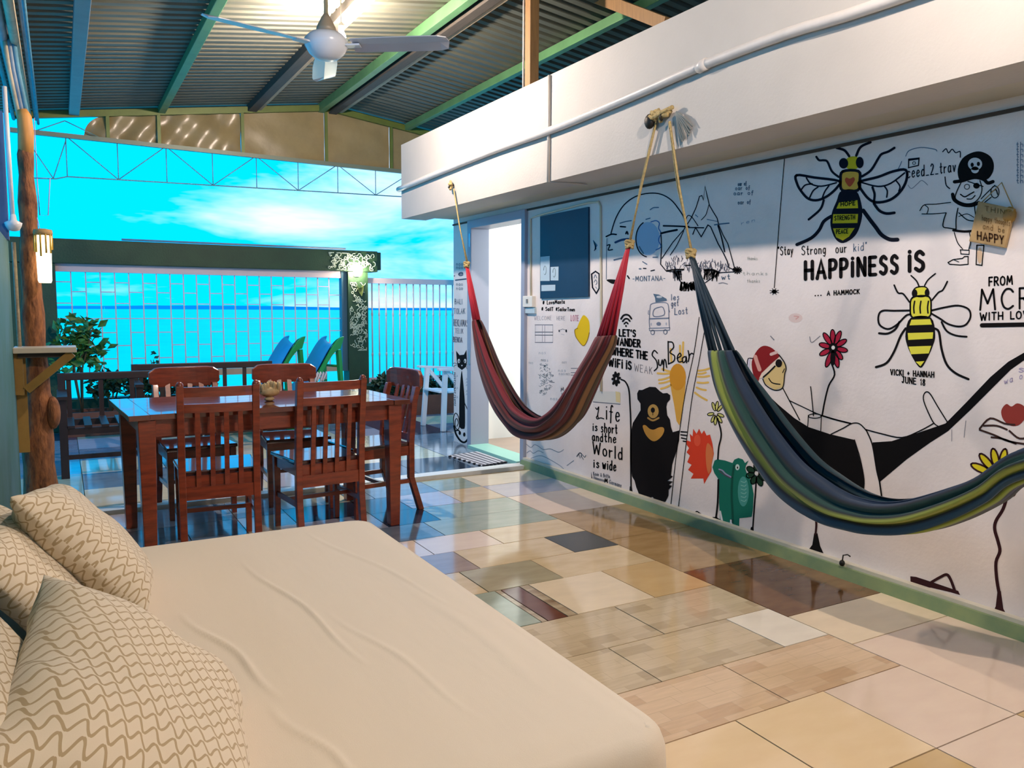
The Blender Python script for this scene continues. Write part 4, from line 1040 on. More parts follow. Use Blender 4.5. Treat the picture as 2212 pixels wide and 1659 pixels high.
pillow((0.085, 1.46, 0.60), 0.46, 0.70, 0.18, frame((0.66, -0.05, -0.58), (0.10, 1, 0.05)), 'large patterned pillow leaning nearest in the middle of the day bed', 1)
pillow((0.045, 2.57, 0.615), 0.44, 0.66, 0.17, frame((0.55, -0.15, -0.62), (-0.12, 1, 0.05)), 'patterned pillow leaning at the far end of the day bed', 2)
pillow((-0.085, 2.32, 0.615), 0.40, 0.62, 0.13, frame((0.5, 0, -0.60), (-0.05, 1, 0.02)), 'patterned pillow half hidden behind the two leaning pillows', 3)
pillow((-0.085, 1.40, 0.62), 0.42, 0.66, 0.14, frame((0.42, -0.05, -0.62), (-0.03, 1, 0.0)), 'patterned pillow at the near left corner of the day bed', 4)

# ================================================================== HAMMOCKS
def stripe_mat(name, cols, rough=0.85, emboss=True):
    m = bpy.data.materials.new(name); m.use_nodes = True
    t = m.node_tree; b = t.nodes['Principled BSDF']; b.inputs['Roughness'].default_value = rough; b.inputs['Sheen Weight'].default_value = 0.15
    uv = t.nodes.new('ShaderNodeUVMap'); uv.uv_map = 'UVMap'
    sx = t.nodes.new('ShaderNodeSeparateXYZ'); t.links.new(uv.outputs[0], sx.inputs[0])
    r = t.nodes.new('ShaderNodeValToRGB'); r.color_ramp.interpolation = 'LINEAR'
    els = r.color_ramp.elements
    while len(els) > 1: els.remove(els[0])
    for i, (p, c) in enumerate(cols):
        e = els[0] if i == 0 else els.new(p)
        e.position = p; e.color = (*_lin([v / 255 for v in c]), 1)
    t.links.new(sx.outputs[1], r.inputs[0]); t.links.new(r.outputs[0], b.inputs['Base Color'])
    return m
HX = 2.78
def hammock(label, outer, inner, mat_, mat_cord, anchorL, anchorR, knotL, knotR, depth, seed, group, extra_knot=True):
    """outer / inner: matching (y,z) point lists along the cloth from the left end to the right end"""
    rnd = random.Random(seed)
    O = smooth_curve(outer, 8); I = smooth_curve(inner, 8); n = min(len(O), len(I))
    mid = 0.5 * (O[n // 2] + I[n // 2])
    t = empty('hammock', (HX, float(mid[0]), float(O[n // 2][1]))); tag(t, label, 'hammock', group)
    K = 56; vs = []; fs = []; uvs = []
    ph = [rnd.uniform(0, 6.28) for _ in range(6)]
    for i in range(n):
        o, a = O[i], I[i]; c = (o + a) / 2; d = (a - o) / 2; s = i / (n - 1)
        env = math.sin(math.pi * min(1, max(0, s))) ** 0.6
        dp = 0.028 + (depth - 0.028) * env
        for k in range(K + 1):
            f_ = k / K; th = math.radians(26) + f_ * math.radians(308)      # 0 = top; open trough
            fold = 1 + (0.17 + 0.06 * math.sin(3 * s + ph[4])) * math.sin(9 * th + ph[0] + 2.2 * math.sin(3.1 * s + ph[1])) * (0.35 + 0.65 * env) + 0.07 * math.sin(19 * th + ph[2] + 4 * s)
            rv = math.cos(th) * (1 if abs(math.cos(th)) > 0.85 else fold); rx = math.sin(th) * fold
            p = c + d * max(-1.0, min(1.0, rv))
            vs.append((HX + dp * rx, p[0], p[1])); uvs.append((s, f_))
    for i in range(n - 1):
        for k in range(K):
            q = i * (K + 1) + k; fs.append((q, q + 1, q + K + 2, q + K + 1))
    ob = MB().add(vs, fs, 0, True).build('cloth', mat_, t, uvs=uvs)
    so_ = ob.modifiers.new('thickness', 'SOLIDIFY'); so_.thickness = 0.004; so_.offset = 0
    for (kn, e_o, e_a) in ((knotL, O[0], I[0]), (knotR, O[n - 1], I[n - 1])):
        for k in range(11):
            f_ = (k + 0.5) / 11; e = e_o * (1 - f_) + e_a * f_; xo = 0.026 * math.sin(f_ * math.pi) * (1 if k % 2 else -1)
            m_ = (np.array(kn) + e) / 2 + np.array([rnd.uniform(-0.006, 0.006), rnd.uniform(-0.006, 0.006)])
            MB().tube([(HX + xo, e[0], e[1]), (HX + xo * 0.7, m_[0], m_[1]), (HX + rnd.uniform(-0.008, 0.008), kn[0], kn[1])], 0.0085, 6).build('cord', mat_cord, t)
    M_r = mat('natural_rope', (196, 172, 116), 0.9, var=0.4, vscale=60, bump=0.5, bscale=120)
    for kn, an in ((knotL, anchorL), (knotR, anchorR)):
        rk = random.Random(seed + 5); b = MB()
        for k in range(4): b.tube([(HX + 0.016 * math.cos(w + k), kn[0] + 0.020 * math.sin(w * 1.0 + k * 0.7), kn[1] + 0.010 * k - 0.015 + 0.006 * math.sin(w * 2)) for w in np.linspace(0, 6.28, 11)], 0.008, 6)
        b.build('knot', M_r, t)
        b = MB()
        b.tube([(HX, kn[0], kn[1] + 0.02), (HX - 0.002, (kn[0] + an[0]) / 2 + 0.004, (kn[1] + an[1]) / 2), (HX, an[0], an[1])], 0.0055, 6)
        b.tube([(HX + 0.012, kn[0] + 0.006, kn[1] + 0.02), (HX + 0.01, (kn[0] + an[0]) / 2 + 0.03, (kn[1] + an[1]) / 2), (HX + 0.004, an[0] + 0.012, an[1])], 0.0045, 6)
        b.build('rope', M_r, t)
    return t
def yz(px, k=(0, 0, 1)):
    p = on_x(k[0] + px[0] * k[2], k[1] + px[1] * k[2], HX); return (p[1], p[2])
K2 = (950, 680, 0.18083); K8 = (1600, 950, 0.27667)
red_out = [yz(p, K2) for p in ((425, 60), (455, 300), (540, 690), (700, 1100), (900, 1370), (1010, 1465), (1150, 1503), (1320, 1480), (1480, 1400), (1640, 1240), (1780, 950), (1900, 700), (2060, 390), (2098, 245))]
red_in = [yz(p, K2) for p in ((452, 60), (530, 250), (650, 540), (790, 810), (890, 990), (970, 1090), (1110, 1190), (1250, 1225), (1350, 1180), (1450, 1080), (1570, 890), (1680, 690), (1800, 470), (1885, 262))]
def bands(seq, dark):
    n = len(seq); out_ = []
    for i, c in enumerate(seq):
        out_ += [(i / n + 0.004, dark), (i / n + 0.25 / n, c), (i / n + 0.80 / n, c)]
    return out_[:31]
M_redh = stripe_mat('red_striped_hammock', bands([(92, 30, 40), (66, 20, 26), (122, 74, 44), (96, 18, 28), (70, 52, 26), (130, 92, 56), (88, 16, 26), (112, 50, 44), (98, 26, 34), (120, 30, 46)], (34, 10, 14)))
aL, aR = yz((980, 408)), yz((1418, 262))
hammock('dark red striped hammock hanging in front of the doorway', red_out, red_in, M_redh, mat('red_cord', (186, 34, 56), 0.7), aL, aR, yz((1008, 572)), yz((1360, 528)), 0.085, 4, 'hammocks hung from the beam')
gpx_o = [(1532, 757), (1548, 830), (1575, 893), (1617, 962), (1683, 1052), (1738, 1099), (1794, 1127), (1849, 1141), (1905, 1151)]
gpx_i = [(1588, 757), (1617, 810), (1645, 855), (1690, 922), (1748, 992), (1805, 1034), (1850, 1060), (1885, 1072), (1925, 1078)]
go = [yz(p) for p in gpx_o] + [yz(p) for p in ((1987, 1151), (2070, 1127), (2153, 1086), (2212, 1044))]
gi = [yz(p) for p in gpx_i] + [yz(p) for p in ((1975, 1073), (2050, 1052), (2130, 1022), (2212, 967))]
yc = 1.885
lastO, lastI = go[-1][0], gi[-1][0]
eO, eI = (2 * yc - go[0][0], go[0][1] + 0.05), (2 * yc - gi[0][0], gi[0][1] + 0.05)
for f_ in (0.35, 0.7, 1.0):      # runs on out of the frame up to its second knot
    bow_ = -0.03 * math.sin(math.pi * f_)
    go.append((lastO + (eO[0] - lastO) * f_, go[12][1] + (eO[1] - go[12][1]) * f_ + bow_)); gi.append((lastI + (eI[0] - lastI) * f_, gi[12][1] + (eI[1] - gi[12][1]) * f_ + bow_))
M_grh = stripe_mat('green_blue_striped_hammock', bands([(20, 56, 66), (18, 34, 76), (126, 142, 36), (22, 62, 56), (16, 30, 72), (118, 138, 40), (18, 60, 84), (134, 146, 60), (24, 66, 62), (20, 44, 70)], (8, 20, 34)))
bR = yz((1447, 262)); kR = yz((1492, 548))
hammock('blue and green striped hammock hanging in front of the mural', go, gi, M_grh, mat('blue_green_cord', (30, 52, 66), 0.7), bR, (2 * yc - bR[0], bR[1]), kR, (2 * yc - kR[0], kR[1]), 0.10, 8, 'hammocks hung from the beam')
# rope anchors on the beam
M_r = mat('natural_rope')
def anchor(px, label, big=True):
    c = on_x(*px, X_BEAM); t = empty('rope_anchor', (X_BEAM, c[1], c[2])); tag(t, label, 'rope knot', 'rope knots tied to hooks on the beam')
    rnd = random.Random(int(px[0]))
    MB().tube([(X_BEAM + 0.01, c[1], c[2]), (X_BEAM - 0.03, c[1], c[2]), (X_BEAM - 0.045, c[1], c[2] - 0.02), (X_BEAM - 0.03, c[1], c[2] - 0.035)], 0.007, 6).build('hook', mat('dark_iron'), t)
    b = MB(); w_ = 0.10 if big else 0.03
    for k in range(9 if big else 5):
        p0 = (X_BEAM - 0.02 - 0.015 * rnd.random(), c[1] + rnd.uniform(-w_, w_) * 0.8, c[2] + rnd.uniform(-0.02, 0.04)); p1 = (X_BEAM - 0.025 - 0.02 * rnd.random(), c[1] + rnd.uniform(-w_, w_), c[2] + rnd.uniform(-0.04, 0.03))
        m_ = tuple((a + b_) / 2 + rnd.uniform(-0.012, 0.012) for a, b_ in zip(p0, p1)); b.tube([p0, m_, p1], 0.011, 6)
    b.build('knot', M_r, t)
    if big:
        b = MB()
        for k in range(7):
            a = 0.5 + 0.14 * k; b.tube([(X_BEAM - 0.02, c[1] - 0.10, c[2] - 0.01), (X_BEAM - 0.025, c[1] - 0.10 - 0.07 * math.cos(a), c[2] - 0.02 - 0.06 * math.sin(a)), (X_BEAM - 0.015, c[1] - 0.12 - 0.11 * math.cos(a) * rnd.uniform(0.8, 1.1), c[2] - 0.04 - 0.13 * math.sin(a))], 0.0045, 5)
        b.build('frayed_end', mat('grey_rope', (120, 128, 128), 0.9), t)
        MB().ell((X_BEAM - 0.03, c[1] + 0.10, c[2] - 0.02), 0.025, 0.035, 0.04, 10, 7).build('dark_knot', mat('dark_iron'), t)
anchor((1440, 247), 'thick frayed rope knot on the beam where the two hammocks meet')
anchor((980, 400), 'small rope knot at the far end of the beam holding the red hammock', False)
# ================================================================== MURAL (flat paint on the wall)
INK = (13, 10, 12); INKB = (10, 15, 32); GREY = (120, 124, 134); GBLUE = (86, 110, 134)
def pmat(c): return mat('paint_%02x%02x%02x' % c, c, 0.8, spec=0.15)
class Paint:
    def __init__(s, K=(0, 0, 1)):
        s.K = K; s.items = []      # (polygon pieces in px, colour, layer)
    def P(s, p): return (s.K[0] + p[0] * s.K[2], s.K[1] + p[1] * s.K[2])
    def fill(s, pts, c, layer=0, sm=True):
        q = smooth_curve(pts, 4, True) if sm and len(pts) > 3 else pts
        s.items.append(('f', [s.P(p) for p in q], c, layer)); return s
    def ell(s, cx, cy, rx, ry, c, layer=0, n=18, rot=0.0):
        pts = []
        for k in range(n):
            t = 2 * math.pi * k / n; x, y = rx * math.cos(t), ry * math.sin(t)
            pts.append((cx + x * math.cos(rot) - y * math.sin(rot), cy + x * math.sin(rot) + y * math.cos(rot)))
        return s.fill(pts, c, layer, False)
    def ring(s, cx, cy, rx, ry, w, c=INK, layer=1, n=16):
        return s.line([(cx + rx * math.cos(2 * math.pi * k / n), cy + ry * math.sin(2 * math.pi * k / n)) for k in range(n + 1)], w, c, layer, False)
    def line(s, pts, w, c=INK, layer=1, sm=True, closed=False):
        q = [np.array(p, float) for p in pts]
        if closed and sm: q = smooth_curve(q, 4, True); q.append(q[0])
        elif closed: q.append(q[0])
        elif sm and len(q) > 2: q = smooth_curve(q, 4)
        s.items.append(('s', [np.array(s.P(p)) for p in q], c, layer, w * s.K[2])); return s
    def text(s, txt, p0, p1, h, w, c=INK, layer=1, gap=0.36, cap=True):
        """hand lettering from baseline p0 to p1, capital height h"""
        p0, p1 = np.array(p0, float), np.array(p1, float)
        adv = [(GL.get(ch, GL['?'])[0] if ch != ' ' else 0.5) for ch in txt]
        tot = sum(adv) + gap * (len(txt) - 1); d = (p1 - p0) / tot; x = 0.0
        u = np.array([0.0, -1.0]) * h
        for ch, a in zip(txt, adv):
            if ch != ' ':
                for st in GL.get(ch, GL['?'])[1]:
                    s.line([p0 + d * (x + px) + u * py for px, py in st], w, c, layer, len(st) > 4)
            x += a + gap
        return s
    def build(s, name, label, parent):
        cols = []; b = MB()
        for it in s.items:
            if it[2] not in cols: cols.append(it[2])
            mi = cols.index(it[2]); X = XW - 0.0010 - 0.0006 * it[3]
            def w3(p): q = on_x(p[0], p[1], XW); return (X, q[1], q[2])
            if it[0] == 'f':
                pts = it[1]; tris = tessellate_polygon([[Vector((p[0], p[1], 0)) for p in pts]])
                b.add([w3(p) for p in pts], tris, mi)
            else:
                q = it[1]; hw = it[4] / 2; qq = [q[0]]
                for p in q[1:]:
                    if np.linalg.norm(p - qq[-1]) > 0.15: qq.append(p)
                q = qq
                if len(q) == 1: q = [q[0], q[0] + np.array([0.3, 0])]
                n = len(q); L_, R_ = [], []
                for i in range(n):
                    a = q[i] - q[i - 1] if i > 0 else q[1] - q[0]; c_ = q[i + 1] - q[i] if i < n - 1 else a
                    a = a / (np.linalg.norm(a) + 1e-9); c_ = c_ / (np.linalg.norm(c_) + 1e-9)
                    t_ = a + c_; l = np.linalg.norm(t_); t_ = a if l < 0.3 else t_ / l
                    nn = np.array([-t_[1], t_[0]]); k = 1.0 / max(0.55, abs(nn @ np.array([-a[1], a[0]])))
                    L_.append(q[i] + nn * hw * k); R_.append(q[i] - nn * hw * k)
                vs = [w3(p) for p in L_] + [w3(p) for p in R_]
                b.add(vs, [(i, i + 1, n + i + 1, n + i) for i in range(n - 1)], mi)
                for e, dvec in ((0, q[0] - q[1]), (n - 1, q[-1] - q[-2])):      # round ends
                    a0 = math.atan2(dvec[1], dvec[0]); c0_ = q[e]
                    pts = [c0_ + hw * np.array([math.cos(a0 + g), math.sin(a0 + g)]) for g in np.linspace(-math.pi / 2, math.pi / 2, 6)]
                    b.add([w3(p) for p in pts], [(0, 1, 2), (0, 2, 3), (0, 3, 4), (0, 4, 5)], mi)
        o = b.build(name, [pmat(c) for c in cols], parent); o['label'] = label
        return o
def arc(cx, cy, rx, ry, a0, a1, n=8):
    return [(cx + rx * math.cos(math.radians(a0 + (a1 - a0) * k / n)), cy + ry * math.sin(math.radians(a0 + (a1 - a0) * k / n))) for k in range(n + 1)]
GL = {
 'A': (.75, [[(0, 0), (.37, 1), (.75, 0)], [(.14, .35), (.6, .35)]]), 'B': (.6, [[(0, 0), (0, 1)], [(0, 1), (.4, .98), (.52, .78), (.4, .54), (0, .53)], [(0, .53), (.46, .5), (.6, .27), (.45, .02), (0, 0)]]),
 'C': (.68, [[(.66, .84), (.5, .98), (.25, .96), (.05, .7), (.02, .4), (.15, .1), (.4, 0), (.66, .14)]]), 'D': (.65, [[(0, 0), (0, 1)], [(0, 1), (.4, .95), (.62, .6), (.58, .25), (.35, .02), (0, 0)]]),
 'E': (.55, [[(.55, 1), (0, 1)], [(0, 1), (0, 0)], [(0, 0), (.55, 0)], [(0, .52), (.45, .52)]]), 'F': (.52, [[(.52, 1), (0, 1)], [(0, 1), (0, 0)], [(0, .5), (.42, .5)]]),
 'G': (.7, [[(.66, .84), (.45, 1), (.18, .92), (.02, .6), (.05, .25), (.3, 0), (.6, .08), (.66, .42)], [(.66, .42), (.4, .42)]]), 'H': (.65, [[(0, 0), (0, 1)], [(.65, 0), (.65, 1)], [(0, .5), (.65, .5)]]),
 'I': (.12, [[(.06, 0), (.06, 1)]]), 'J': (.5, [[(.1, 1), (.5, 1)], [(.36, 1), (.36, .3), (.28, .06), (.12, 0), (0, .16)]]), 'K': (.62, [[(0, 0), (0, 1)], [(.58, 1), (0, .45)], [(.2, .6), (.62, 0)]]),
 'L': (.5, [[(0, 1), (0, 0)], [(0, 0), (.5, 0)]]), 'M': (.85, [[(0, 0), (.1, 1)], [(.1, 1), (.42, .3)], [(.42, .3), (.74, 1)], [(.74, 1), (.85, 0)]]), 'N': (.65, [[(0, 0), (0, 1)], [(0, 1), (.65, 0)], [(.65, 0), (.65, 1)]]),
 'O': (.72, [[(.36, 1), (.1, .85), (0, .5), (.1, .12), (.36, 0), (.62, .12), (.72, .5), (.62, .85), (.36, 1)]]), 'P': (.58, [[(0, 0), (0, 1)], [(0, 1), (.42, .98), (.58, .76), (.44, .5), (0, .45)]]),
 'R': (.62, [[(0, 0), (0, 1)], [(0, 1), (.42, .98), (.56, .77), (.42, .53), (0, .5)], [(.22, .5), (.62, 0)]]), 'S': (.58, [[(.54, .86), (.32, 1), (.08, .88), (.06, .66), (.3, .52), (.52, .38), (.52, .14), (.28, 0), (.02, .12)]]),
 'T': (.62, [[(0, 1), (.62, 1)], [(.31, 1), (.31, 0)]]), 'U': (.62, [[(0, 1), (0, .3), (.1, .05), (.31, 0), (.52, .05), (.62, .3), (.62, 1)]]), 'V': (.68, [[(0, 1), (.34, 0)], [(.34, 0), (.68, 1)]]),
 'W': (.95, [[(0, 1), (.22, 0)], [(.22, 0), (.47, .75)], [(.47, .75), (.72, 0)], [(.72, 0), (.95, 1)]]), 'Y': (.62, [[(0, 1), (.31, .5)], [(.62, 1), (.31, .5)], [(.31, .5), (.31, 0)]]),
 'a': (.48, [[(.42, .55), (.2, .62), (.02, .38), (.06, .08), (.26, 0), (.42, .2)], [(.44, .6), (.42, .2), (.5, 0)]]), 'b': (.46, [[(0, 1), (0, 0)], [(0, .4), (.2, .58), (.44, .4), (.4, .08), (.18, 0), (0, .12)]]),
 'c': (.42, [[(.42, .5), (.22, .6), (.02, .36), (.08, .06), (.26, 0), (.42, .1)]]), 'd': (.48, [[(.46, 1.0), (.46, 0)], [(.46, .45), (.24, .6), (.02, .36), (.08, .05), (.26, 0), (.46, .16)]]),
 'e': (.46, [[(.04, .3), (.42, .36), (.34, .58), (.14, .56), (.02, .3), (.1, .04), (.28, 0), (.44, .12)]]), 'f': (.36, [[(.36, .92), (.24, 1), (.14, .8), (.13, .3), (.1, -.2)], [(0, .55), (.32, .55)]]),
 'g': (.46, [[(.42, .5), (.2, .6), (.02, .36), (.1, .06), (.26, .02), (.42, .2)], [(.44, .58), (.44, -.1), (.3, -.34), (.08, -.26)]]), 'h': (.44, [[(0, 1), (0, 0)], [(0, .36), (.16, .56), (.38, .52), (.43, .3), (.43, 0)]]),
 'i': (.1, [[(.05, .58), (.05, 0)], [(.05, .82), (.06, .84)]]), 'k': (.4, [[(0, 1), (0, 0)], [(.38, .6), (0, .26)], [(.14, .36), (.4, 0)]]), 'l': (.1, [[(.05, 1), (.05, 0)]]),
 'm': (.7, [[(0, .58), (0, 0)], [(0, .4), (.14, .56), (.32, .5), (.34, 0)], [(.34, .4), (.48, .56), (.66, .5), (.69, 0)]]), 'n': (.42, [[(0, .58), (0, 0)], [(0, .38), (.16, .56), (.36, .52), (.42, .3), (.42, 0)]]),
 'o': (.46, [[(.23, .6), (.04, .48), (.02, .16), (.2, 0), (.42, .1), (.44, .44), (.23, .6)]]), 'r': (.34, [[(0, .58), (.02, 0)], [(.01, .34), (.12, .52), (.34, .54)]]), 's': (.36, [[(.34, .52), (.16, .6), (.04, .48), (.2, .32), (.34, .16), (.2, 0), (.02, .06)]]),
 't': (.36, [[(.16, .95), (.16, .15), (.24, 0), (.36, .06)], [(0, .6), (.34, .6)]]), 'u': (.42, [[(0, .58), (.02, .14), (.16, 0), (.36, .12), (.42, .5)], [(.41, .58), (.44, 0)]]), 'v': (.42, [[(0, .58), (.2, 0)], [(.2, 0), (.42, .58)]]),
 'w': (.62, [[(0, .58), (.14, 0)], [(.14, 0), (.3, .42)], [(.3, .42), (.46, 0)], [(.46, 0), (.62, .58)]]), 'y': (.44, [[(0, .58), (.2, .06)], [(.44, .6), (.26, .1), (.08, -.32)]]), 'j': (.14, [[(.1, .6), (.1, -.2), (0, -.3)]]), 'p': (.44, [[(0, .58), (0, -.35)], [(0, .4), (.2, .58), (.42, .4), (.36, .08), (.18, 0), (0, .12)]]),
 '.': (.1, [[(.04, 0), (.07, .02)]]), '-': (.4, [[(.02, .45), (.38, .45)]]), '+': (.45, [[(.02, .45), (.43, .45)], [(.22, .68), (.22, .22)]]), "'": (.1, [[(.06, 1), (.03, .8)]]), '#': (.6, [[(.15, .1), (.25, .9)], [(.4, .1), (.5, .9)], [(.02, .35), (.6, .4)], [(.05, .65), (.62, .7)]]),
 '&': (.6, [[(.6, 0), (.15, .7), (.25, .95), (.42, .85), (.35, .6), (.05, .3), (.15, .02), (.4, .05), (.58, .4)]]), '1': (.2, [[(.0, .8), (.12, 1), (.12, 0)]]), '2': (.5, [[(.04, .8), (.22, 1), (.44, .85), (.38, .55), (.02, 0)], [(.02, 0), (.5, 0)]]), '4': (.5, [[(.3, 1), (.0, .35)], [(0, .35), (.5, .35)], [(.36, .7), (.36, 0)]]),
 '8': (.5, [[(.25, .52), (.06, .72), (.14, .96), (.36, .96), (.44, .74), (.25, .52), (.03, .28), (.12, .02), (.38, .02), (.47, .26), (.25, .52)]]), '_': (.4, [[(0, 0), (.4, 0)]]), '"': (.2, [[(.04, 1), (.02, .82)], [(.16, 1), (.14, .82)]]), '?': (.4, [[(.05, .3), (.15, .6), (.25, .1), (.38, .55)]]),
}
# i with capital height as used in HAPPiNESS
GL['!'] = (.14, [[(.07, .78), (.07, 0)], [(.07, 1.0), (.08, 1.02)]])
W1 = (950, 400, .18083); W2 = (950, 680, .18083); W3 = (1280, 370, .18083); W4 = (1250, 620, .18083); W5 = (1250, 850, .18083)
W6 = (1660, 290, .24955); W7 = (1600, 560, .27667); W8 = (1600, 950, .27667)
YO = (196, 184, 36); YB = (222, 218, 74)
def petals(p, cx, cy, tips, hw, fillc, w, line=INK, inner=0.22):
    for (tx_, ty_) in tips:
        dx, dy = tx_ - cx, ty_ - cy; l = math.hypot(dx, dy); rot = math.atan2(dy, dx)
        ox, oy = cx + dx * (0.5 + inner / 2), cy + dy * (0.5 + inner / 2); a = l * (1 - inner) / 2
        if fillc: p.ell(ox, oy, a, hw, fillc, 0, 14, rot)
        pts = []
        for k in range(14):
            t = 2 * math.pi * k / 14; x, y = a * math.cos(t), hw * math.sin(t)
            pts.append((ox + x * math.cos(rot) - y * math.sin(rot), oy + x * math.sin(rot) + y * math.cos(rot)))
        p.line(pts, w, line, 1, False, True)

# --- large upper bee
p = Paint(W6)
p.fill([(695, 200), (765, 195), (795, 250), (765, 298), (690, 300), (660, 250)], YO, 0)
p.ell(652, 252, 40, 46, INKB, 1); p.ell(792, 245, 34, 50, INKB, 1)
p.line([(700, 190), (660, 140), (592, 118)], 22, INKB); p.line([(762, 185), (800, 110), (885, 70)], 22, INKB)
p.line([(610, 370), (550, 320), (512, 238), (480, 226), (440, 225), (416, 195)], 19, INKB); p.line([(812, 365), (890, 310), (958, 200), (985, 170), (1040, 150), (1092, 118)], 21, INKB)
p.fill([(645, 322), (780, 320), (792, 400), (775, 485), (642, 486), (626, 400)], (206, 168, 70), 0); p.line([(645, 322), (780, 320), (792, 400), (775, 485), (642, 486), (626, 400)], 24, INKB, 1, True, True)
p.fill([(705, 455), (665, 405), (675, 375), (705, 385), (738, 372), (748, 400)], (178, 78, 50), 1)
p.line([(245, 355), (400, 375), (610, 405), (600, 455), (520, 530), (430, 570), (350, 560), (290, 500), (250, 430)], 22, INKB, 1, True, True)
p.line([(330, 378), (370, 430), (460, 450), (590, 420)], 13, INKB); p.line([(285, 482), (320, 440), (380, 430)], 13, INKB); p.line([(358, 550), (388, 490), (430, 458)], 13, INKB); p.line([(470, 545), (490, 495), (525, 445)], 13, INKB)
p.line([(800, 408), (950, 370), (1080, 322), (1190, 310), (1195, 400), (1140, 500), (1050, 570), (940, 590), (870, 560), (812, 490), (786, 440)], 23, INKB, 1, True, True)
p.line([(810, 418), (950, 452), (1060, 425), (1180, 335)], 14, INKB); p.line([(902, 460), (920, 520), (915, 580)], 20, INKB); p.line([(1005, 450), (1030, 490), (1025, 545)], 13, INKB); p.line([(1105, 400), (1140, 450), (1130, 492)], 13, INKB)
p.fill([(632, 490), (760, 490), (812, 640), (800, 770), (750, 880), (650, 942), (580, 905), (538, 790), (550, 680), (590, 580)], INKB, 0)
p.fill([(612, 592), (772, 570), (778, 640), (590, 644)], YO, 1, False); p.fill([(562, 692), (778, 690), (772, 768), (556, 772)], YO, 1, False); p.fill([(560, 815), (748, 812), (700, 885), (645, 920), (588, 892)], YO, 1, False)
p.text('HOPE', (630, 622), (752, 612), 34, 8, INK, 2); p.text('STRENGTH', (575, 745), (750, 735), 36, 7, INK, 2); p.text('PEACE', (590, 862), (690, 856), 36, 7, INK, 2)
p.line([(480, 572), (450, 650), (350, 738)], 20, INKB); p.line([(915, 600), (960, 660), (1020, 686), (1092, 680)], 24, INKB)
p.line([(545, 710), (480, 755), (440, 830), (370, 900), (248, 955)], 28, INKB); p.line([(822, 660), (880, 740), (930, 805), (980, 870), (1050, 910), (1118, 912)], 34, INKB)
p.build('painted_bee', 'large painted bee with black wings above the happiness lettering', wr)
# --- lower bee
p = Paint(W7)
p.fill([(1375, 220), (1440, 215), (1468, 250), (1440, 288), (1375, 288), (1350, 250)], YB, 0); p.line([(1375, 220), (1440, 215), (1468, 250), (1440, 288), (1375, 288), (1350, 250)], 10, INK, 1, True, True)
p.ell(1360, 266, 22, 32, INK, 2); p.ell(1458, 262, 19, 30, INK, 2)
p.line([(1395, 215), (1375, 170), (1332, 128)], 11); p.line([(1438, 205), (1465, 160), (1522, 112)], 11)
p.line([(1320, 335), (1270, 270), (1230, 262), (1200, 202)], 13); p.line([(1495, 320), (1545, 260), (1580, 240), (1615, 174)], 13)
th_ = [(1345, 298), (1470, 292), (1488, 380), (1470, 452), (1345, 456), (1326, 380)]
p.fill(th_, YB, 0); p.line(th_, 13, INK, 1, True, True)
for x in (1356, 1405, 1464): p.line([(x + 4, 328), (x - 3, 375), (x, 420)], 12)
p.line([(1320, 400), (1200, 402), (1110, 402), (1078, 440), (1085, 510), (1150, 545), (1220, 512), (1290, 442), (1325, 430)], 15); p.line([(1492, 400), (1600, 375), (1700, 362), (1780, 390), (1796, 450), (1760, 510), (1700, 525), (1620, 505), (1560, 465), (1492, 425)], 15)
p.fill([(1328, 458), (1485, 455), (1520, 590), (1500, 680), (1450, 790), (1405, 848), (1350, 780), (1300, 670), (1288, 580)], INK, 0)
for q in ([(1335, 472), (1480, 467), (1495, 510), (1320, 516)], [(1306, 576), (1505, 570), (1500, 620), (1310, 630)], [(1312, 682), (1490, 676), (1470, 735), (1332, 742)], [(1368, 800), (1436, 795), (1405, 836)]): p.fill(q, YB, 1, False)
p.line([(1240, 490), (1210, 545), (1150, 580), (1082, 578)], 17); p.line([(1570, 490), (1610, 560), (1680, 595), (1766, 605)], 15)
p.line([(1290, 540), (1250, 600), (1200, 720), (1140, 810), (1058, 842)], 18); p.line([(1515, 540), (1550, 570), (1570, 700), (1610, 820), (1680, 890), (1780, 936)], 18)
p.build('painted_bee', 'smaller yellow and black painted bee with open white wings', wr)
# --- lettering
p = Paint(W6); p.text('HAPP!NESS', (322, 1255), (1118, 1200), 150, 31, INK, 1, .46); p.text('!S', (1215, 1185), (1345, 1180), 165, 34, INK, 1, .35); p.build('painted_lettering', 'bold black words HAPPiNESS iS', wr)
p = Paint(W6); p.text('...', (405, 1398), (458, 1395), 40, 12, INK, 1, .5); p.text('A HAMMOCK', (510, 1396), (788, 1380), 38, 9, INK); p.build('painted_lettering', 'small black words A HAMMOCK', wr)
p = Paint(W6); p.text('"Stay', (85, 1048), (212, 1038), 72, 8, INK); p.text('Strong', (290, 1045), (495, 1030), 76, 8, INK); p.text('our', (585, 1028), (675, 1020), 76, 8, INK); p.text('kid"', (740, 1015), (852, 1000), 66, 7, GBLUE); p.build('painted_lettering', 'thin handwriting Stay Strong our kid', wr)
p = Paint(W6); p.text('FROM', (1912, 1312), (2112, 1298), 72, 14, INK); p.text('MCR', (1835, 1520), (2270, 1505), 175, 18, INK); p.text('WITH LOVE', (1835, 1610), (2300, 1590), 62, 13, INK); p.build('painted_lettering', 'black words FROM MCR WITH LOVE with a thick underline', wr)
p = Paint(W7); p.line([(1885, 516), (2320, 508)], 34, INK, 1, False); p.build('painted_underline', 'thick black underline below the words with love', wr)
p = Paint(W7); p.text('VICKI + HANNAH', (1172, 902), (1510, 922), 42, 9, INK); p.text('JUNE 18', (1262, 962), (1440, 985), 46, 9, INK); p.build('painted_lettering', 'small black names and date below the lower bee', wr)
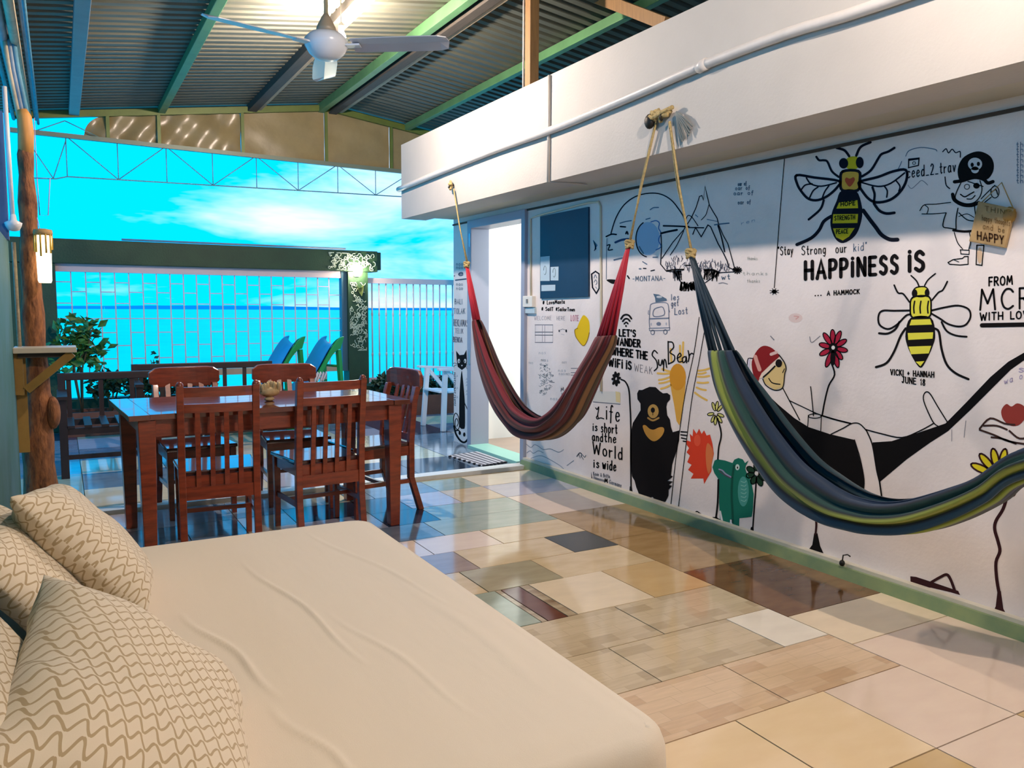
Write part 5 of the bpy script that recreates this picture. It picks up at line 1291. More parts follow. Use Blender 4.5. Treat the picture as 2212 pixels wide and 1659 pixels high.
# --- pirate
p = Paint(W6)
p.fill([(1652, 392), (1640, 300), (1680, 210), (1760, 160), (1840, 150), (1920, 190), (1952, 260), (1940, 335), (1890, 392), (1800, 378), (1700, 402)], INK, 0)
p.line([(1612, 412), (1680, 402), (1780, 374), (1860, 388), (1900, 422), (1945, 410)], 30, INK)
p.ell(1790, 258, 62, 55, (200, 206, 210), 1); p.ell(1790, 308, 34, 30, (200, 206, 210), 1); p.ell(1766, 265, 14, 19, INK, 2); p.ell(1820, 257, 14, 19, INK, 2); p.line([(1790, 285), (1794, 296)], 8, INK, 2)
p.line([(1668, 420), (1630, 500), (1622, 560), (1700, 600), (1780, 592), (1832, 540), (1850, 470), (1832, 402)], 9)
p.line([(1596, 520), (1612, 570), (1680, 610), (1760, 616), (1822, 592)], 30)
p.ring(1720, 455, 22, 22, 6); p.ell(1802, 446, 28, 25, INK, 1); p.line([(1728, 408), (1860, 452)], 9)
p.line([(1664, 520), (1700, 542), (1740, 522), (1780, 500)], 11); p.line([(1720, 560), (1760, 560), (1790, 530)], 9)
p.line([(1312, 662), (1350, 612), (1450, 605), (1580, 590)], 8); p.line([(1330, 690), (1420, 690), (1540, 680)], 8); p.line([(1352, 612), (1385, 640), (1372, 690)], 7)
p.line([(1540, 682), (1520, 740), (1514, 800), (1560, 812), (1622, 822)], 10); p.line([(1642, 640), (1626, 730), (1626, 830)], 10); p.line([(1782, 602), (1800, 750)], 9); p.line([(1650, 680), (1720, 740), (1792, 752)], 9); p.line([(1650, 712), (1720, 690), (1780, 720)], 7)
p.line([(1602, 832), (1700, 842), (1782, 835)], 20)
p.line([(1842, 560), (1900, 500), (1962, 442)], 8); p.ring(1962, 500, 36, 52, 8); p.line([(1935, 500), (1970, 480), (1985, 520)], 10); p.line([(1860, 600), (1930, 545)], 8)
p.line([(1610, 850), (1640, 940), (1682, 992)], 8); p.line([(1742, 850), (1752, 930), (1735, 1000)], 8); p.line([(1662, 1000), (1740, 1005), (1738, 1040), (1668, 1036)], 8, INK, 1, False, True)
p.line([(1556, 1110), (1600, 1085), (1680, 1075), (1700, 1058), (1730, 1058), (1730, 1125), (1660, 1132), (1570, 1125)], 9, INK, 1, False, True); p.line([(1612, 1090), (1650, 1105)], 6)
p.line([(1805, 960), (1800, 1128), (1850, 1135), (1866, 962)], 10, INK, 1, False, True); p.ell(1830, 1050, 22, 70, (206, 180, 150), 0)
p.build('painted_pirate', 'ink drawing of a pirate with a skull hat and one peg leg', wr)
p = Paint(W6)
p.line([(1190, 190), (1220, 142), (1320, 115), (1440, 130), (1460, 146)], 7, GBLUE); p.line([(1510, 152), (1540, 126), (1560, 162), (1592, 130), (1622, 160), (1660, 150), (1662, 200)], 9, INKB)
p.line([(1210, 440), (1240, 470), (1290, 430), (1330, 400), (1380, 440)], 5, GREY); p.line([(1530, 370), (1540, 440), (1570, 470)], 10, INKB); p.line([(1155, 235), (1140, 270), (1125, 300)], 6, GBLUE)
p.line([(1216, 216), (1305, 206), (1300, 270), (1214, 290)], 10, INKB, 1, False, True); p.line([(1216, 226), (1303, 214)], 10, INKB); p.ring(1262, 250, 14, 12, 5, INKB)
p.text('ceed_2_trav', (1205, 378), (1620, 322), 92, 9, INKB); p.build('painted_bubble', 'hand drawn speech bubble left of the pirate', wr)
p = Paint(W6); p.line([(140, 215), (118, 480), (95, 760), (52, 1330)], 7, INK, 1, False); p.ell(52, 1362, 22, 18, INK, 1)
for a in range(0, 360, 45): p.line([(52, 1362), (52 + 40 * math.cos(math.radians(a + 20)), 1362 + 28 * math.sin(math.radians(a + 20)))], 6)
p.build('painted_spider', 'small black spider hanging on a long ink thread', wr)
# --- man in the painted hammock
p = Paint(W7)
p.fill([(100, 960), (160, 1010), (300, 1140), (420, 1240), (530, 1310), (700, 1366), (890, 1410), (940, 1600), (966, 1730), (958, 1815), (800, 1752), (600, 1600), (400, 1480), (200, 1280), (90, 1080)], (7, 6, 8), 0, False)
p.fill([(1030, 1430), (1180, 1420), (1400, 1350), (1600, 1282), (1750, 1130), (1950, 920), (2090, 800), (2212, 730), (2400, 640), (2400, 700), (2212, 790), (2110, 862), (1960, 1012), (1800, 1172), (1620, 1342), (1480, 1432), (1300, 1560), (1086, 1740), (1060, 1620)], (7, 6, 8), 0, False)
p.line([(1086, 1735), (1104, 1865)], 12); p.line([(985, 1340), (1030, 1450), (1062, 1640), (1086, 1740)], 10); p.line([(890, 1410), (935, 1560), (965, 1720), (960, 1820)], 8)
p.fill([(88, 800), (130, 712), (180, 676), (240, 690), (290, 735), (302, 762), (240, 815), (160, 900), (132, 965), (100, 900)], (134, 30, 34), 1)
p.line([(116, 760), (128, 800), (150, 862)], 30, (214, 160, 150), 2); p.line([(240, 742), (278, 728)], 24, (220, 190, 185), 2)
p.fill([(148, 930), (165, 890), (240, 820), (304, 762), (312, 785), (250, 860), (175, 925)], (232, 214, 196), 2, False)
p.line([(65, 780), (60, 850), (85, 910), (125, 950)], 22, (206, 204, 224), 1); p.line([(95, 775), (60, 776), (52, 830)], 7)
p.fill([(180, 925), (250, 860), (300, 795), (338, 800), (356, 850), (345, 900), (330, 1000), (268, 1022), (185, 965)], (216, 192, 132), 1, False)
p.line([(175, 935), (200, 985), (268, 1022), (330, 1002), (345, 900), (356, 850), (340, 800), (300, 745)], 8, INK, 2); p.ell(300, 812, 26, 32, INK, 3); p.line([(270, 835), (220, 885), (180, 920)], 12, INK, 3); p.line([(222, 930), (250, 965), (310, 976)], 8, INK, 3); p.line([(345, 855), (330, 885)], 6, INK, 3)
p.line([(330, 1005), (385, 1110), (462, 1255)], 8); p.line([(385, 1105), (480, 1150), (640, 1222), (860, 1280)], 8); p.line([(640, 1222), (740, 1252), (860, 1282)], 12)
p.line([(706, 1366), (800, 1320), (870, 1282), (930, 1285), (985, 1340)], 9); p.line([(980, 1330), (1100, 1362), (1260, 1392), (1400, 1340), (1510, 1280)], 10)
p.line([(1545, 1305), (1500, 1265), (1432, 1110), (1438, 1045), (1476, 1045), (1540, 1150), (1616, 1272)], 9)
p.line([(525, 1305), (530, 1218)], 7); p.line([(632, 1218), (626, 1352)], 7); p.ring(580, 1224, 50, 17, 7); p.line([(548, 995), (560, 1110), (570, 1222)], 8)
p.build('painted_lounger', 'painted person in a red cap and sunglasses lying in a black hammock', wr)
p = Paint(W7)
petals(p, 725, 692, ((718, 548), (782, 560), (648, 575), (828, 628), (614, 662), (836, 715), (618, 748), (795, 782), (668, 842), (762, 846)), 20, (170, 34, 62), 8)
p.ell(725, 692, 36, 40, INK, 2); p.ell(722, 770, 20, 60, INK, 2); p.ell(725, 690, 14, 16, (230, 226, 224), 3); p.line([(710, 810), (735, 900), (690, 985), (660, 1100), (638, 1218)], 13); p.build('painted_flower', 'red painted flower above the lounging figure', wr)
p = Paint(W7); p.fill([(2110, 1300), (2050, 1250), (2036, 1180), (2075, 1130), (2115, 1150), (2160, 1125), (2215, 1150), (2230, 1220), (2180, 1290)], (140, 56, 50), 0)
for q in ([(1868, 1322), (1950, 1242), (2060, 1282), (2140, 1292)], [(1868, 1332), (1980, 1372), (2100, 1422), (2290, 1452)], [(1900, 1300), (2000, 1300), (2080, 1330)], [(1960, 1390), (2040, 1400), (2150, 1440)], [(2100, 1340), (2180, 1400), (2280, 1380)]): p.line(q, 15, (60, 40, 36))
p.build('painted_heart', 'painted brown heart held in sketched hands', wr)
p = Paint(W7); p.line([(1650, 1330), (1650, 1420)], 5, GREY); p.line([(1760, 1262), (1746, 1390)], 6, GREY); p.line([(540, 605), (556, 650), (620, 600)], 5, GREY); p.line([(235, 600), (262, 630)], 7, GREY)
p.text('s', (2172, 880), (2212, 880), 50, 5, (150, 140, 180)); p.text('wa o', (2060, 975), (2200, 930), 46, 5, (150, 140, 180)); p.build('painted_scribble', 'faint pencil marks around the lounging figure', wr)
# --- yellow flower and sandal
p = Paint(W8)
BR = (54, 26, 30)
petals(p, 2020, 290, ((1800, 190), (1868, 110), (1970, 68), (2068, 70), (2150, 110), (2210, 190)), 28, (222, 206, 40), 14, BR, 0.3)
p.ell(2020, 290, 50, 50, BR, 1); p.line([(2020, 290), (2060, 380), (2078, 440), (2050, 540), (1995, 632), (1985, 700), (2010, 790), (2025, 870), (1995, 955), (2000, 1080), (2018, 1190)], 26, BR); p.ring(2125, 415, 22, 25, 10, BR)
p.fill([(2006, 1180), (2032, 1180), (2052, 1320), (2096, 1396), (1964, 1365), (1992, 1300)], BR, 0, False); p.build('painted_flower', 'tall yellow painted flower with a wavy dark stem', wr)
p = Paint(W8); p.line([(575, 560), (592, 650), (586, 735)], 17, BR); p.fill([(574, 730), (600, 730), (622, 830), (666, 926), (514, 880), (560, 820)], INK, 0, False); p.build('painted_stem', 'dark flower stem with a wide foot below the hammock', wr)
p = Paint(W8); petals(p, 125, 262, ((125, 170), (185, 195), (205, 250), (200, 310), (165, 360), (90, 345), (45, 285), (50, 215)), 22, (26, 60, 40), 8, (10, 26, 18)); p.ell(125, 262, 13, 13, (220, 220, 214), 3)
p.line([(124, 300), (110, 500), (96, 690)], 12); p.fill([(82, 680), (102, 680), (103, 738), (68, 730)], INK, 0, False); p.build('painted_flower', 'small dark green painted flower beside the green creature', wr)
p = Paint(W8); p.fill([(1325, 1065), (1370, 1070), (1500, 1112), (1700, 1180), (1714, 1212), (1640, 1190), (1490, 1155), (1328, 1146)], BR, 0, False); p.line([(1490, 1112), (1560, 1072), (1610, 1052), (1640, 1090), (1672, 1175)], 22, BR); p.build('painted_sandal', 'black painted sandal near the plinth', wr)
# --- montana and mountains
p = Paint(W3)
p.ell(665, 805, 140, 200, (150, 184, 214), 0)
p.line([(222, 742), (280, 560), (380, 400), (520, 300), (680, 262), (820, 275), (940, 342), (1030, 450), (1090, 545), (1110, 612)], 14, INKB)
p.line([(165, 780), (230, 752), (285, 755)], 18, INKB); p.line([(175, 800), (168, 1000), (165, 1290)], 7, GBLUE); p.line([(175, 885), (210, 880), (190, 940), (240, 935)], 14, INKB)
p.line([(330, 620), (400, 600), (465, 590)], 13, GBLUE); p.line([(335, 660), (395, 665)], 18, INKB); p.line([(640, 575), (690, 560)], 12, GBLUE); p.line([(690, 460), (730, 435), (790, 432)], 12, GBLUE)
p.line([(400, 745), (412, 722), (425, 750)], 18, INKB); p.line([(275, 850), (350, 820), (430, 810)], 26, (50, 70, 110)); p.line([(260, 1060), (330, 1042), (375, 1035)], 18, GBLUE)
p.line(arc(670, 810, 150, 215, 100, 245, 12), 15, INKB); p.line([(700, 605), (760, 590), (800, 620), (790, 680), (820, 740), (790, 820), (820, 900), (760, 940)], 12, (70, 110, 170)); p.line([(560, 900), (590, 950), (610, 980)], 16, GBLUE); p.line([(600, 1080), (650, 1110)], 12, GBLUE); p.line([(560, 1165), (580, 1165)], 14, GBLUE); p.line([(610, 1160), (640, 1162)], 14, INKB); p.line([(700, 1190), (740, 1180)], 14, INKB); p.line([(725, 1028), (775, 1026)], 14, GBLUE)
p.text('-MONTANA-', (482, 1312), (868, 1305), 56, 8, GBLUE)
p.fill([(168, 1298), (220, 1290), (320, 1305), (300, 1340), (240, 1345), (190, 1320)], INK, 0)
p.line([(420, 1250), (440, 1280)], 18, INKB); p.build('painted_moonrise', 'ink drawing of an arch and moon with the word Montana', wr)
p = Paint(W3)
p.line([(830, 1040), (960, 850), (1090, 700), (1180, 560), (1240, 430), (1280, 300), (1308, 290), (1326, 345), (1345, 180), (1372, 300), (1400, 410), (1440, 480), (1490, 560), (1512, 650), (1560, 760), (1620, 870), (1702, 1170)], 11, INKB, 1, False)
p.line([(820, 760), (826, 900), (815, 1110), (880, 1190), (985, 1205), (1060, 1330), (1250, 1385), (1350, 1330), (1520, 1212), (1700, 1200)], 12, INKB, 1, False)
p.line([(930, 1000), (1010, 880), (1090, 712)], 10, INKB); p.line([(1200, 752), (1232, 672), (1300, 782), (1380, 642), (1412, 662), (1500, 862), (1562, 972), (1610, 1072), (1630, 1150), (1702, 1182)], 13, INKB, 1, False)
p.line([(1110, 602), (1140, 530), (1192, 552), (1262, 652)], 10, INKB); p.line([(1392, 402), (1360, 510), (1330, 552), (1300, 582)], 9, INKB); p.line([(1230, 520), (1260, 545)], 8, GBLUE)
p.line([(820, 742), (900, 722), (1010, 700)], 24, INKB); p.line([(850, 652), (980, 655), (1150, 662)], 20, INKB); p.line([(1150, 672), (1330, 675)], 14, INKB); p.line([(1460, 640), (1530, 630), (1632, 620)], 16, GBLUE); p.line([(1370, 575), (1500, 600)], 8, GBLUE); p.line([(1500, 650), (1540, 780), (1580, 960)], 16, INKB)
rk = random.Random(31)
for k in range(120):
    x = rk.uniform(870, 1640); top_ = 1030 + 60 * math.sin(x / 60) * 0.6 + (0 if x < 1250 else 20); y = rk.uniform(top_, 1180); p.line([(x, y), (x + rk.uniform(-25, 25), y + rk.uniform(25, 60))], 7, (96, 100, 116), 1, False)
for k in range(46):
    x = rk.uniform(1050, 1270); p.line([(x, rk.uniform(1320, 1380)), (x + rk.uniform(-20, 20), rk.uniform(1380, 1430))], 15, INK, 1, False)
for k in range(30):
    x = rk.uniform(1340, 1520); y = 1180 + (x - 1340) * 0.1; p.line([(x, y), (x - rk.uniform(0, 30), min(1340, y + rk.uniform(30, 120)))], 10, INK, 1, False)
for k in range(24):
    x = rk.uniform(960, 1060); p.line([(x, 1190), (x + rk.uniform(0, 30), 1190 + rk.uniform(30, 120))], 9, (60, 64, 76), 1, False)
p.line([(890, 1190), (980, 1175), (1090, 1175)], 18, INK); p.line([(1110, 1125), (1240, 1120)], 14, INK); p.line([(1340, 1180), (1440, 1180), (1500, 1210)], 26, INK)
for a in range(0, 360, 30): p.line([(1730, 1182), (1730 + 52 * math.cos(math.radians(a)), 1182 + 40 * math.sin(math.radians(a)))], 15, INK)
p.text('wt', (1545, 1292), (1640, 1288), 60, 9, GBLUE); p.line([(1510, 1340), (1560, 1332), (1615, 1348)], 9, GREY); p.build('painted_mountain', 'ink drawing of a jagged mountain with a shaded forest below', wr)
p = Paint(W3)
for y, a, b_ in ((175, 1740, 1840), (225, 1710, 1880), (285, 1690, 1920), (395, 1740, 1890)): p.text('oar of', (a, y), (b_, y - 8), 46, 8, GBLUE)
for y, a, b_ in ((1060, 1850, 1970), (1240, 1800, 2090), (1330, 1850, 2000)): p.text('thanks', (a, y), (b_, y), 40, 5, (178, 182, 176))
p.text('ren', (1780, 640), (1940, 600), 40, 5, (130, 156, 176)); p.build('painted_note', 'faint handwritten note right of the mountain drawing', wr)
# --- near the board
p = Paint(W1); p.line([(1815, 1062), (1862, 1030), (1906, 1060), (1906, 1232), (1872, 1292), (1826, 1222)], 16, INKB, 1, False, True); p.line([(1845, 1110), (1860, 1070), (1878, 1110)], 7, GBLUE); p.line([(1845, 1160), (1865, 1130), (1880, 1165), (1865, 1190)], 7, GBLUE); p.line([(1862, 1215), (1880, 1235)], 7, GBLUE)
for k in range(7): p.line([(1835 + 8 * k, 660 + 9 * k), (1870 - 4 * k, 760 + 4 * k)], 8, (70, 120, 150))
p.build('painted_badge', 'small outlined badge drawn right of the noticeboard', wr)
p = Paint(W1); p.text('# LoveManta', (1232, 1425), (1492, 1412), 44, 8, INK); p.text('# SailT #SailorTown', (1218, 1498), (1612, 1505), 42, 8, INK); p.build('painted_lettering', 'two handwritten lines below the noticeboard', wr)
p = Paint(W1); p.text('WELCOME', (1130, 1612), (1335, 1610), 46, 4, (176, 176, 186)); p.text('HERE', (1400, 1612), (1495, 1612), 46, 4, (170, 170, 182)); p.text('LOTE', (1568, 1620), (1660, 1622), 66, 7, (206, 140, 160)); p.build('painted_lettering', 'faint grey and pink lettering beside the yellow mango', wr)
p = Paint(W2); mg = [(1722, 4), (1782, 70), (1790, 200), (1762, 310), (1714, 370), (1640, 285), (1614, 200), (1642, 150), (1680, 60)]
p.fill(mg, (224, 190, 32), 0); p.line([(1650, 160), (1616, 180), (1618, 230), (1640, 285), (1714, 370), (1762, 310), (1788, 215)], 9, (150, 116, 30)); p.build('painted_mango', 'yellow painted mango left of the red hammock end', wr)
p = Paint(W2)
for y in (120, 207, 243, 330): p.line([(1140, y), (1352, y)], 7, (110, 112, 122) if y in (120, 330) else (70, 76, 84))
for x in (1226, 1256): p.line([(x, 120), (x, 330)], 5, (170, 166, 178))
p.line([(1142, 120), (1142, 330)], 4, (180, 180, 190)); p.line([(1352, 120), (1352, 330)], 4, (180, 180, 190))
for y in (640, 690, 720): p.line([(1570, y), (1760, y - 2)], 7, (120, 124, 134))
p.line([(1662, 640), (1662, 760)], 4, (180, 180, 190)); p.ell(1428, 192, 9, 14, (70, 74, 84), 1); p.ell(1512, 192, 9, 18, INK, 1); p.line([(1440, 180), (1470, 170), (1500, 180)], 5, GREY); p.line([(1455, 230), (1490, 240)], 5, (180, 180, 190))
p.build('painted_flag', 'faint drawn flags and a small smiling face', wr)
p = Paint(W2); rk = random.Random(12)
for cx, cy, r, n in ((1255, 640, 55, 14), (1300, 730, 60, 16), (1230, 760, 50, 14), (1270, 850, 60, 16), (1240, 920, 40, 10)):
    for k in range(n):
        a = rk.uniform(0, 6.28); x, y = cx + r * rk.uniform(-1, 1), cy + r * rk.uniform(-1, 1); p.line([(x, y), (x + 18 * math.cos(a), y + 14 * math.sin(a)), (x + 26 * math.cos(a + 0.9), y + 22 * math.sin(a + 0.9))], 5, (140, 152, 158))
p.line([(1210, 600), (1290, 605)], 5, GREY); p.line([(1310, 800), (1370, 808)], 8, GREY)
for k in range(26):
    x, y = rk.uniform(1060, 1560), rk.uniform(430, 1330)
    if 1150 < x < 1380 and 580 < y < 960: continue
    p.text('nos', (x, y), (x + rk.uniform(40, 90), y + rk.uniform(-10, 10)), 36, 4, (178, 186, 194))
p.text('M', (1450, 915), (1480, 905), 40, 8, GREY); p.text('b', (1460, 975), (1485, 970), 40, 7, GREY); p.build('painted_scribble', 'faint pencil bouquet and notes behind the red hammock', wr)
p = Paint(W2)
p.line([(1030, 1540), (1090, 1585), (1130, 1552), (1180, 1570), (1240, 1610), (1320, 1600), (1420, 1640), (1480, 1610)], 6, (120, 136, 150)); p.line([(1040, 1650), (1080, 1625), (1120, 1655), (1180, 1625), (1240, 1650)], 6, (120, 136, 150)); p.line([(1090, 1715), (1180, 1685), (1260, 1700), (1420, 1790), (1480, 1840)], 6, (130, 146, 160)); p.line([(1640, 1690), (1672, 1650), (1695, 1660)], 12, (70, 84, 96)); p.line([(1690, 1700), (1700, 1668), (1730, 1700), (1745, 1680)], 8, (100, 116, 128)); p.line([(1520, 1800), (1600, 1740)], 6, (120, 136, 150)); p.build('painted_wave', 'thin drawn waves low on the wall beside the door', wr)
# --- cat and slogan left of the door
p = Paint(W2)
p.fill([(195, 428), (237, 482), (290, 476), (320, 418), (323, 500), (326, 560), (314, 622), (265, 660), (216, 622), (204, 545), (200, 490)], INK, 0, False)
p.ell(230, 552, 14, 26, (226, 222, 220), 1); p.ell(304, 552, 14, 26, (226, 222, 220), 1); p.ell(234, 556, 5, 14, INK, 2); p.ell(300, 556, 5, 14, INK, 2); p.fill([(255, 600), (277, 600), (266, 618)], (226, 222, 220), 1, False)
for q in ([(205, 585), (180, 575), (162, 584)], [(205, 600), (180, 606), (166, 625)], [(320, 598), (345, 598), (362, 612)], [(322, 615), (345, 632), (356, 662)], [(318, 625), (330, 650), (330, 665)]): p.line(q, 5)
p.fill([(262, 668), (276, 760), (290, 900), (300, 1050), (302, 1330), (280, 1362), (250, 1355), (234, 1300), (235, 1000), (246, 800)], INK, 0)
p.line([(295, 1050), (338, 1150), (360, 1280), (356, 1400)], 9); p.line([(360, 1400), (345, 1470), (300, 1522), (250, 1505), (195, 1425), (172, 1330)], 22)
p.line([(172, 1330), (165, 1235), (190, 1175), (225, 1222), (236, 1330), (212, 1372), (186, 1330), (186, 1262), (206, 1240), (222, 1290), (206, 1332)], 9)
p.ell(240, 1412, 14, 24, INK, 1); p.ell(294, 1430, 14, 26, INK, 1); p.line([(192, 1385), (225, 1380), (240, 1402)], 14)
p.build('painted_cat', 'tall black painted cat with a curled tail left of the doorway', wr)
p = Paint(W2); rk = random.Random(77)
for x0, y0, y1 in ((180, 690, 1100), (350, 690, 1200), (368, 700, 820)):
    y = y0
    while y < y1: p.line([(x0 - 9, y), (x0 + 8, y + rk.uniform(-6, 8)), (x0 + rk.uniform(-8, 8), y + 12)], 6, (70, 74, 90)); y += rk.uniform(20, 30)
for k in range(8): x, y = rk.choice((205, 318)), 720 + 36 * k; p.line([(x, y), (x + 10, y + 14), (x - 6, y + 20)], 5, (160, 164, 176))
p.build('painted_note', 'tiny vertical handwriting around the painted cat', wr)
p = Paint(W1); SG = (126, 144, 158)
p.text('BALI', (182, 1418), (268, 1420), 58, 8, SG); p.text('TOLAK', (172, 1535), (302, 1535), 62, 8, SG)
p.K = W2; p.text('REKLAMASI', (168, 132), (346, 140), 76, 7, (120, 128, 142)); p.text('TELUK', (186, 218), (282, 224), 56, 6, (150, 156, 168)); p.text('BENOA', (164, 322), (270, 330), 58, 8, (120, 128, 142))
p.K = W1; p.line([(190, 1135), (315, 1120)], 14, (50, 70, 96)); p.text('.e', (170, 1085), (280, 1078), 60, 12, (60, 80, 106)); 
for y in (960, 1000, 1200, 1250): p.text('nao', (200, y), (275, y), 40, 6, SG)
p.build('painted_lettering', 'grey protest slogan above the painted cat', wr)
# --- wifi, van, sun bear
p = Paint(W4)
p.line([(508, 380), (535, 342), (570, 330), (605, 342), (632, 378)], 22); p.line([(528, 410), (550, 385), (572, 378), (595, 386), (612, 407)], 20); p.line([(546, 440), (570, 421), (590, 438)], 18); p.ell(567, 465, 10, 13, INK, 1)
p.text("LET'S", (488, 584), (680, 592), 76, 18); p.text('WANDER', (432, 688), (736, 718), 84, 19); p.text('WHERE', (400, 806), (648, 838), 86, 19); p.text('THE', (690, 845), (822, 866), 88, 19); p.text('W!F!', (362, 940), (525, 968), 92, 19); p.text('!S', (570, 975), (628, 985), 92, 19, INK, 1, .35)
p.text('WEAK', (668, 1000), (880, 1045), 86, 7, (150, 148, 152)); p.build('painted_lettering', 'wifi symbol and bold words lets wander where the wifi is weak', wr)
p = Paint(W4); VC = (112, 124, 146)
p.line([(850, 480), (845, 400), (855, 250), (872, 202), (960, 185), (1050, 190), (1076, 240), (1080, 370), (1086, 488)], 9, VC); p.line([(845, 492), (1090, 486), (1086, 516), (850, 522)], 9, VC, 1, False, True)
p.line([(900, 350), (900, 272), (960, 242), (1010, 246), (1022, 332)], 10, VC, 1, True, True); p.line([(855, 379), (1080, 371)], 14, VC); p.ring(885, 541, 21, 27, 9, VC); p.ring(1037, 536, 21, 27, 9, VC); p.ell(958, 440, 28, 22, VC, 1); p.ell(868, 445, 8, 18, (170, 176, 190), 1); p.ell(1048, 440, 8, 18, (170, 176, 190), 1)
p.fill([(920, 182), (914, 130), (890, 80), (960, 90), (1050, 140), (1056, 166)], (84, 108, 130), 0, False); p.ell(965, 118, 35, 14, (190, 198, 204), 1); p.line([(838, 280), (832, 320), (848, 330)], 7, VC); p.line([(1080, 270), (1090, 300)], 7, VC)
p.text('les', (1108, 158), (1200, 152), 70, 9, VC); p.text('get', (1108, 232), (1192, 222), 70, 9, VC); p.text('Lost', (1150, 330), (1300, 318), 78, 10, VC); p.build('painted_van', 'small grey drawing of a camper van with luggage', wr)
p = Paint(W4)
OR = (208, 146, 44); OY = (226, 186, 96)
for a, b_ in (((1090, 1030), (945, 1030)), ((1090, 1075), (960, 1110)), ((1090, 1120), (965, 1150)), ((1100, 1170), (985, 1215)), ((1110, 1010), (1000, 980)), ((1110, 900), (1100, 740)), ((1240, 900), (1250, 660)), ((1215, 900), (1212, 700)), ((1430, 1000), (1565, 972)), ((1425, 1070), (1560, 1062)), ((1420, 1140), (1548, 1140)), ((1410, 1200), (1520, 1232)), ((1390, 1262), (1532, 1352)), ((1430, 1035), (1520, 1020))): p.line([a, ((a[0] + b_[0]) / 2, (a[1] + b_[1]) / 2 + 6), b_], 24, OY, 0)
p.ell(1185, 1075, 98, 160, OR, 1); p.fill([(1092, 1130), (1280, 1130), (1262, 1350), (1235, 1520), (1205, 1655), (1170, 1600), (1140, 1400), (1110, 1250)], (214, 164, 70), 0, False)
p.build('painted_sun', 'orange painted sun with dripping rays above the bear', wr)
p = Paint(W4)
for q in ([(942, 790), (905, 758), (880, 812), (930, 880), (942, 958), (905, 1000)], [(955, 870), (962, 928), (985, 930), (1000, 872), (1010, 925)], [(1015, 1000), (1022, 875), (1042, 882), (1052, 960)], [(1075, 920), (1070, 650)], [(1072, 655), (1122, 662), (1136, 720), (1092, 780), (1146, 822), (1140, 882), (1082, 915)], [(1178, 852), (1224, 822), (1210, 790), (1182, 832), (1195, 892), (1236, 888)], [(1272, 830), (1240, 852), (1250, 902), (1280, 880), (1286, 830), (1292, 905)], [(1310, 760), (1322, 830), (1310, 890)], [(1320, 822), (1350, 792), (1372, 802)]): p.line(q, 15)
p.build('painted_lettering', 'black brush words Sun Bear', wr)
p = Paint(W5); p.line([(1442, -910), (1380, -490), (1275, 0), (1210, 430), (1160, 800), (1100, 1355)], 9); p.line([(1512, -790), (1440, -380), (1365, 0), (1300, 480), (1250, 900), (1190, 1385)], 9); p.build('painted_trunk', 'two long ink lines of a slim tree trunk behind the bear', wr)
p = Paint(W4); petals(p, 450, 1095, ((440, 1010), (485, 1025), (505, 1085), (490, 1150), (455, 1185), (410, 1165), (395, 1100), (412, 1045)), 15, INK, 6); p.ell(450, 1095, 9, 9, (200, 200, 205), 3)
p.line([(510, 1105), (560, 1132), (600, 1222), (615, 1400), (625, 1660), (624, 2000), (628, 2400)], 18); p.fill([(612, 2380), (636, 2380), (652, 2495), (604, 2480)], INK, 0, False); p.build('painted_flower', 'small black painted flower bending over the bear', wr)
p = Paint(W5)
BC = (14, 10, 11)
p.fill([(700, 0), (720, -42), (762, -42), (800, -60), (850, -80), (922, -76), (970, -30), (1010, -2), (1060, -6), (1096, 20), (1094, 72), (1060, 112), (1050, 160), (1060, 260), (1092, 310), (1105, 400), (1126, 462), (1205, 440), (1202, 560), (1162, 720), (1140, 780), (1120, 850), (1104, 980), (1130, 990), (1064, 1042), (1126, 1052), (1080, 1092), (1120, 1102), (1076, 1150), (1075, 1220), (1040, 1290), (980, 1316), (912, 1300), (892, 1240), (874, 1236), (850, 1276), (780, 1266), (730, 1220), (690, 1120), (670, 1042), (640, 990), (622, 800), (620, 500), (650, 350), (700, 270), (742, 200), (740, 120), (705, 70)], BC, 1, False)
p.ell(893, 212, 66, 84, (176, 142, 78), 2); p.ell(890, 198, 25, 32, BC, 3); p.line([(890, 225), (890, 258)], 7, BC, 3); p.line([(832, 292), (890, 322), (958, 292)], 22, (168, 132, 72), 2)
p.fill([(768, 392), (800, 378), (850, 420), (900, 432), (960, 406), (1010, 404), (1026, 440), (1000, 502), (950, 552), (900, 570), (850, 545), (800, 482)], (196, 146, 66), 2)
for a, b_ in (((1226, 456), (1302, 462)), ((1224, 492), (1298, 502)), ((1230, 530), (1292, 544)), ((1252, 568), (1284, 574))): p.line([a, b_], 15, INK, 2)
p.build('painted_bear', 'black painted sun bear with a tan chest patch', wr)
p = Paint(W5)
p.fill([(1290, 560), (1340, 575), (1328, 480), (1362, 512), (1370, 420), (1410, 482), (1440, 420), (1470, 482), (1500, 440), (1530, 502), (1570, 490), (1600, 600), (1616, 720), (1590, 850), (1586, 930), (1540, 1010), (1500, 1082), (1490, 1015), (1340, 1016), (1372, 960), (1308, 912), (1350, 852), (1298, 820), (1330, 742), (1290, 702), (1320, 652), (1290, 612)], (216, 66, 40), 0, False)
p.fill([(1545, 590), (1608, 690), (1590, 850), (1560, 960), (1530, 880), (1520, 700)], (216, 122, 72), 1); p.ell(1420, 560, 40, 70, (226, 88, 60), 1); p.build('painted_fire', 'red orange painted burst of feathers beside the bear', wr)
p = Paint(W5); tips = ((1600, 105), (1662, 92), (1728, 130), (1540, 252), (1588, 345), (1632, 378), (1738, 275), (1712, 352)); petals(p, 1640, 235, tips, 18, (206, 204, 120), 9); p.ell(1640, 235, 13, 13, (236, 232, 226), 3)
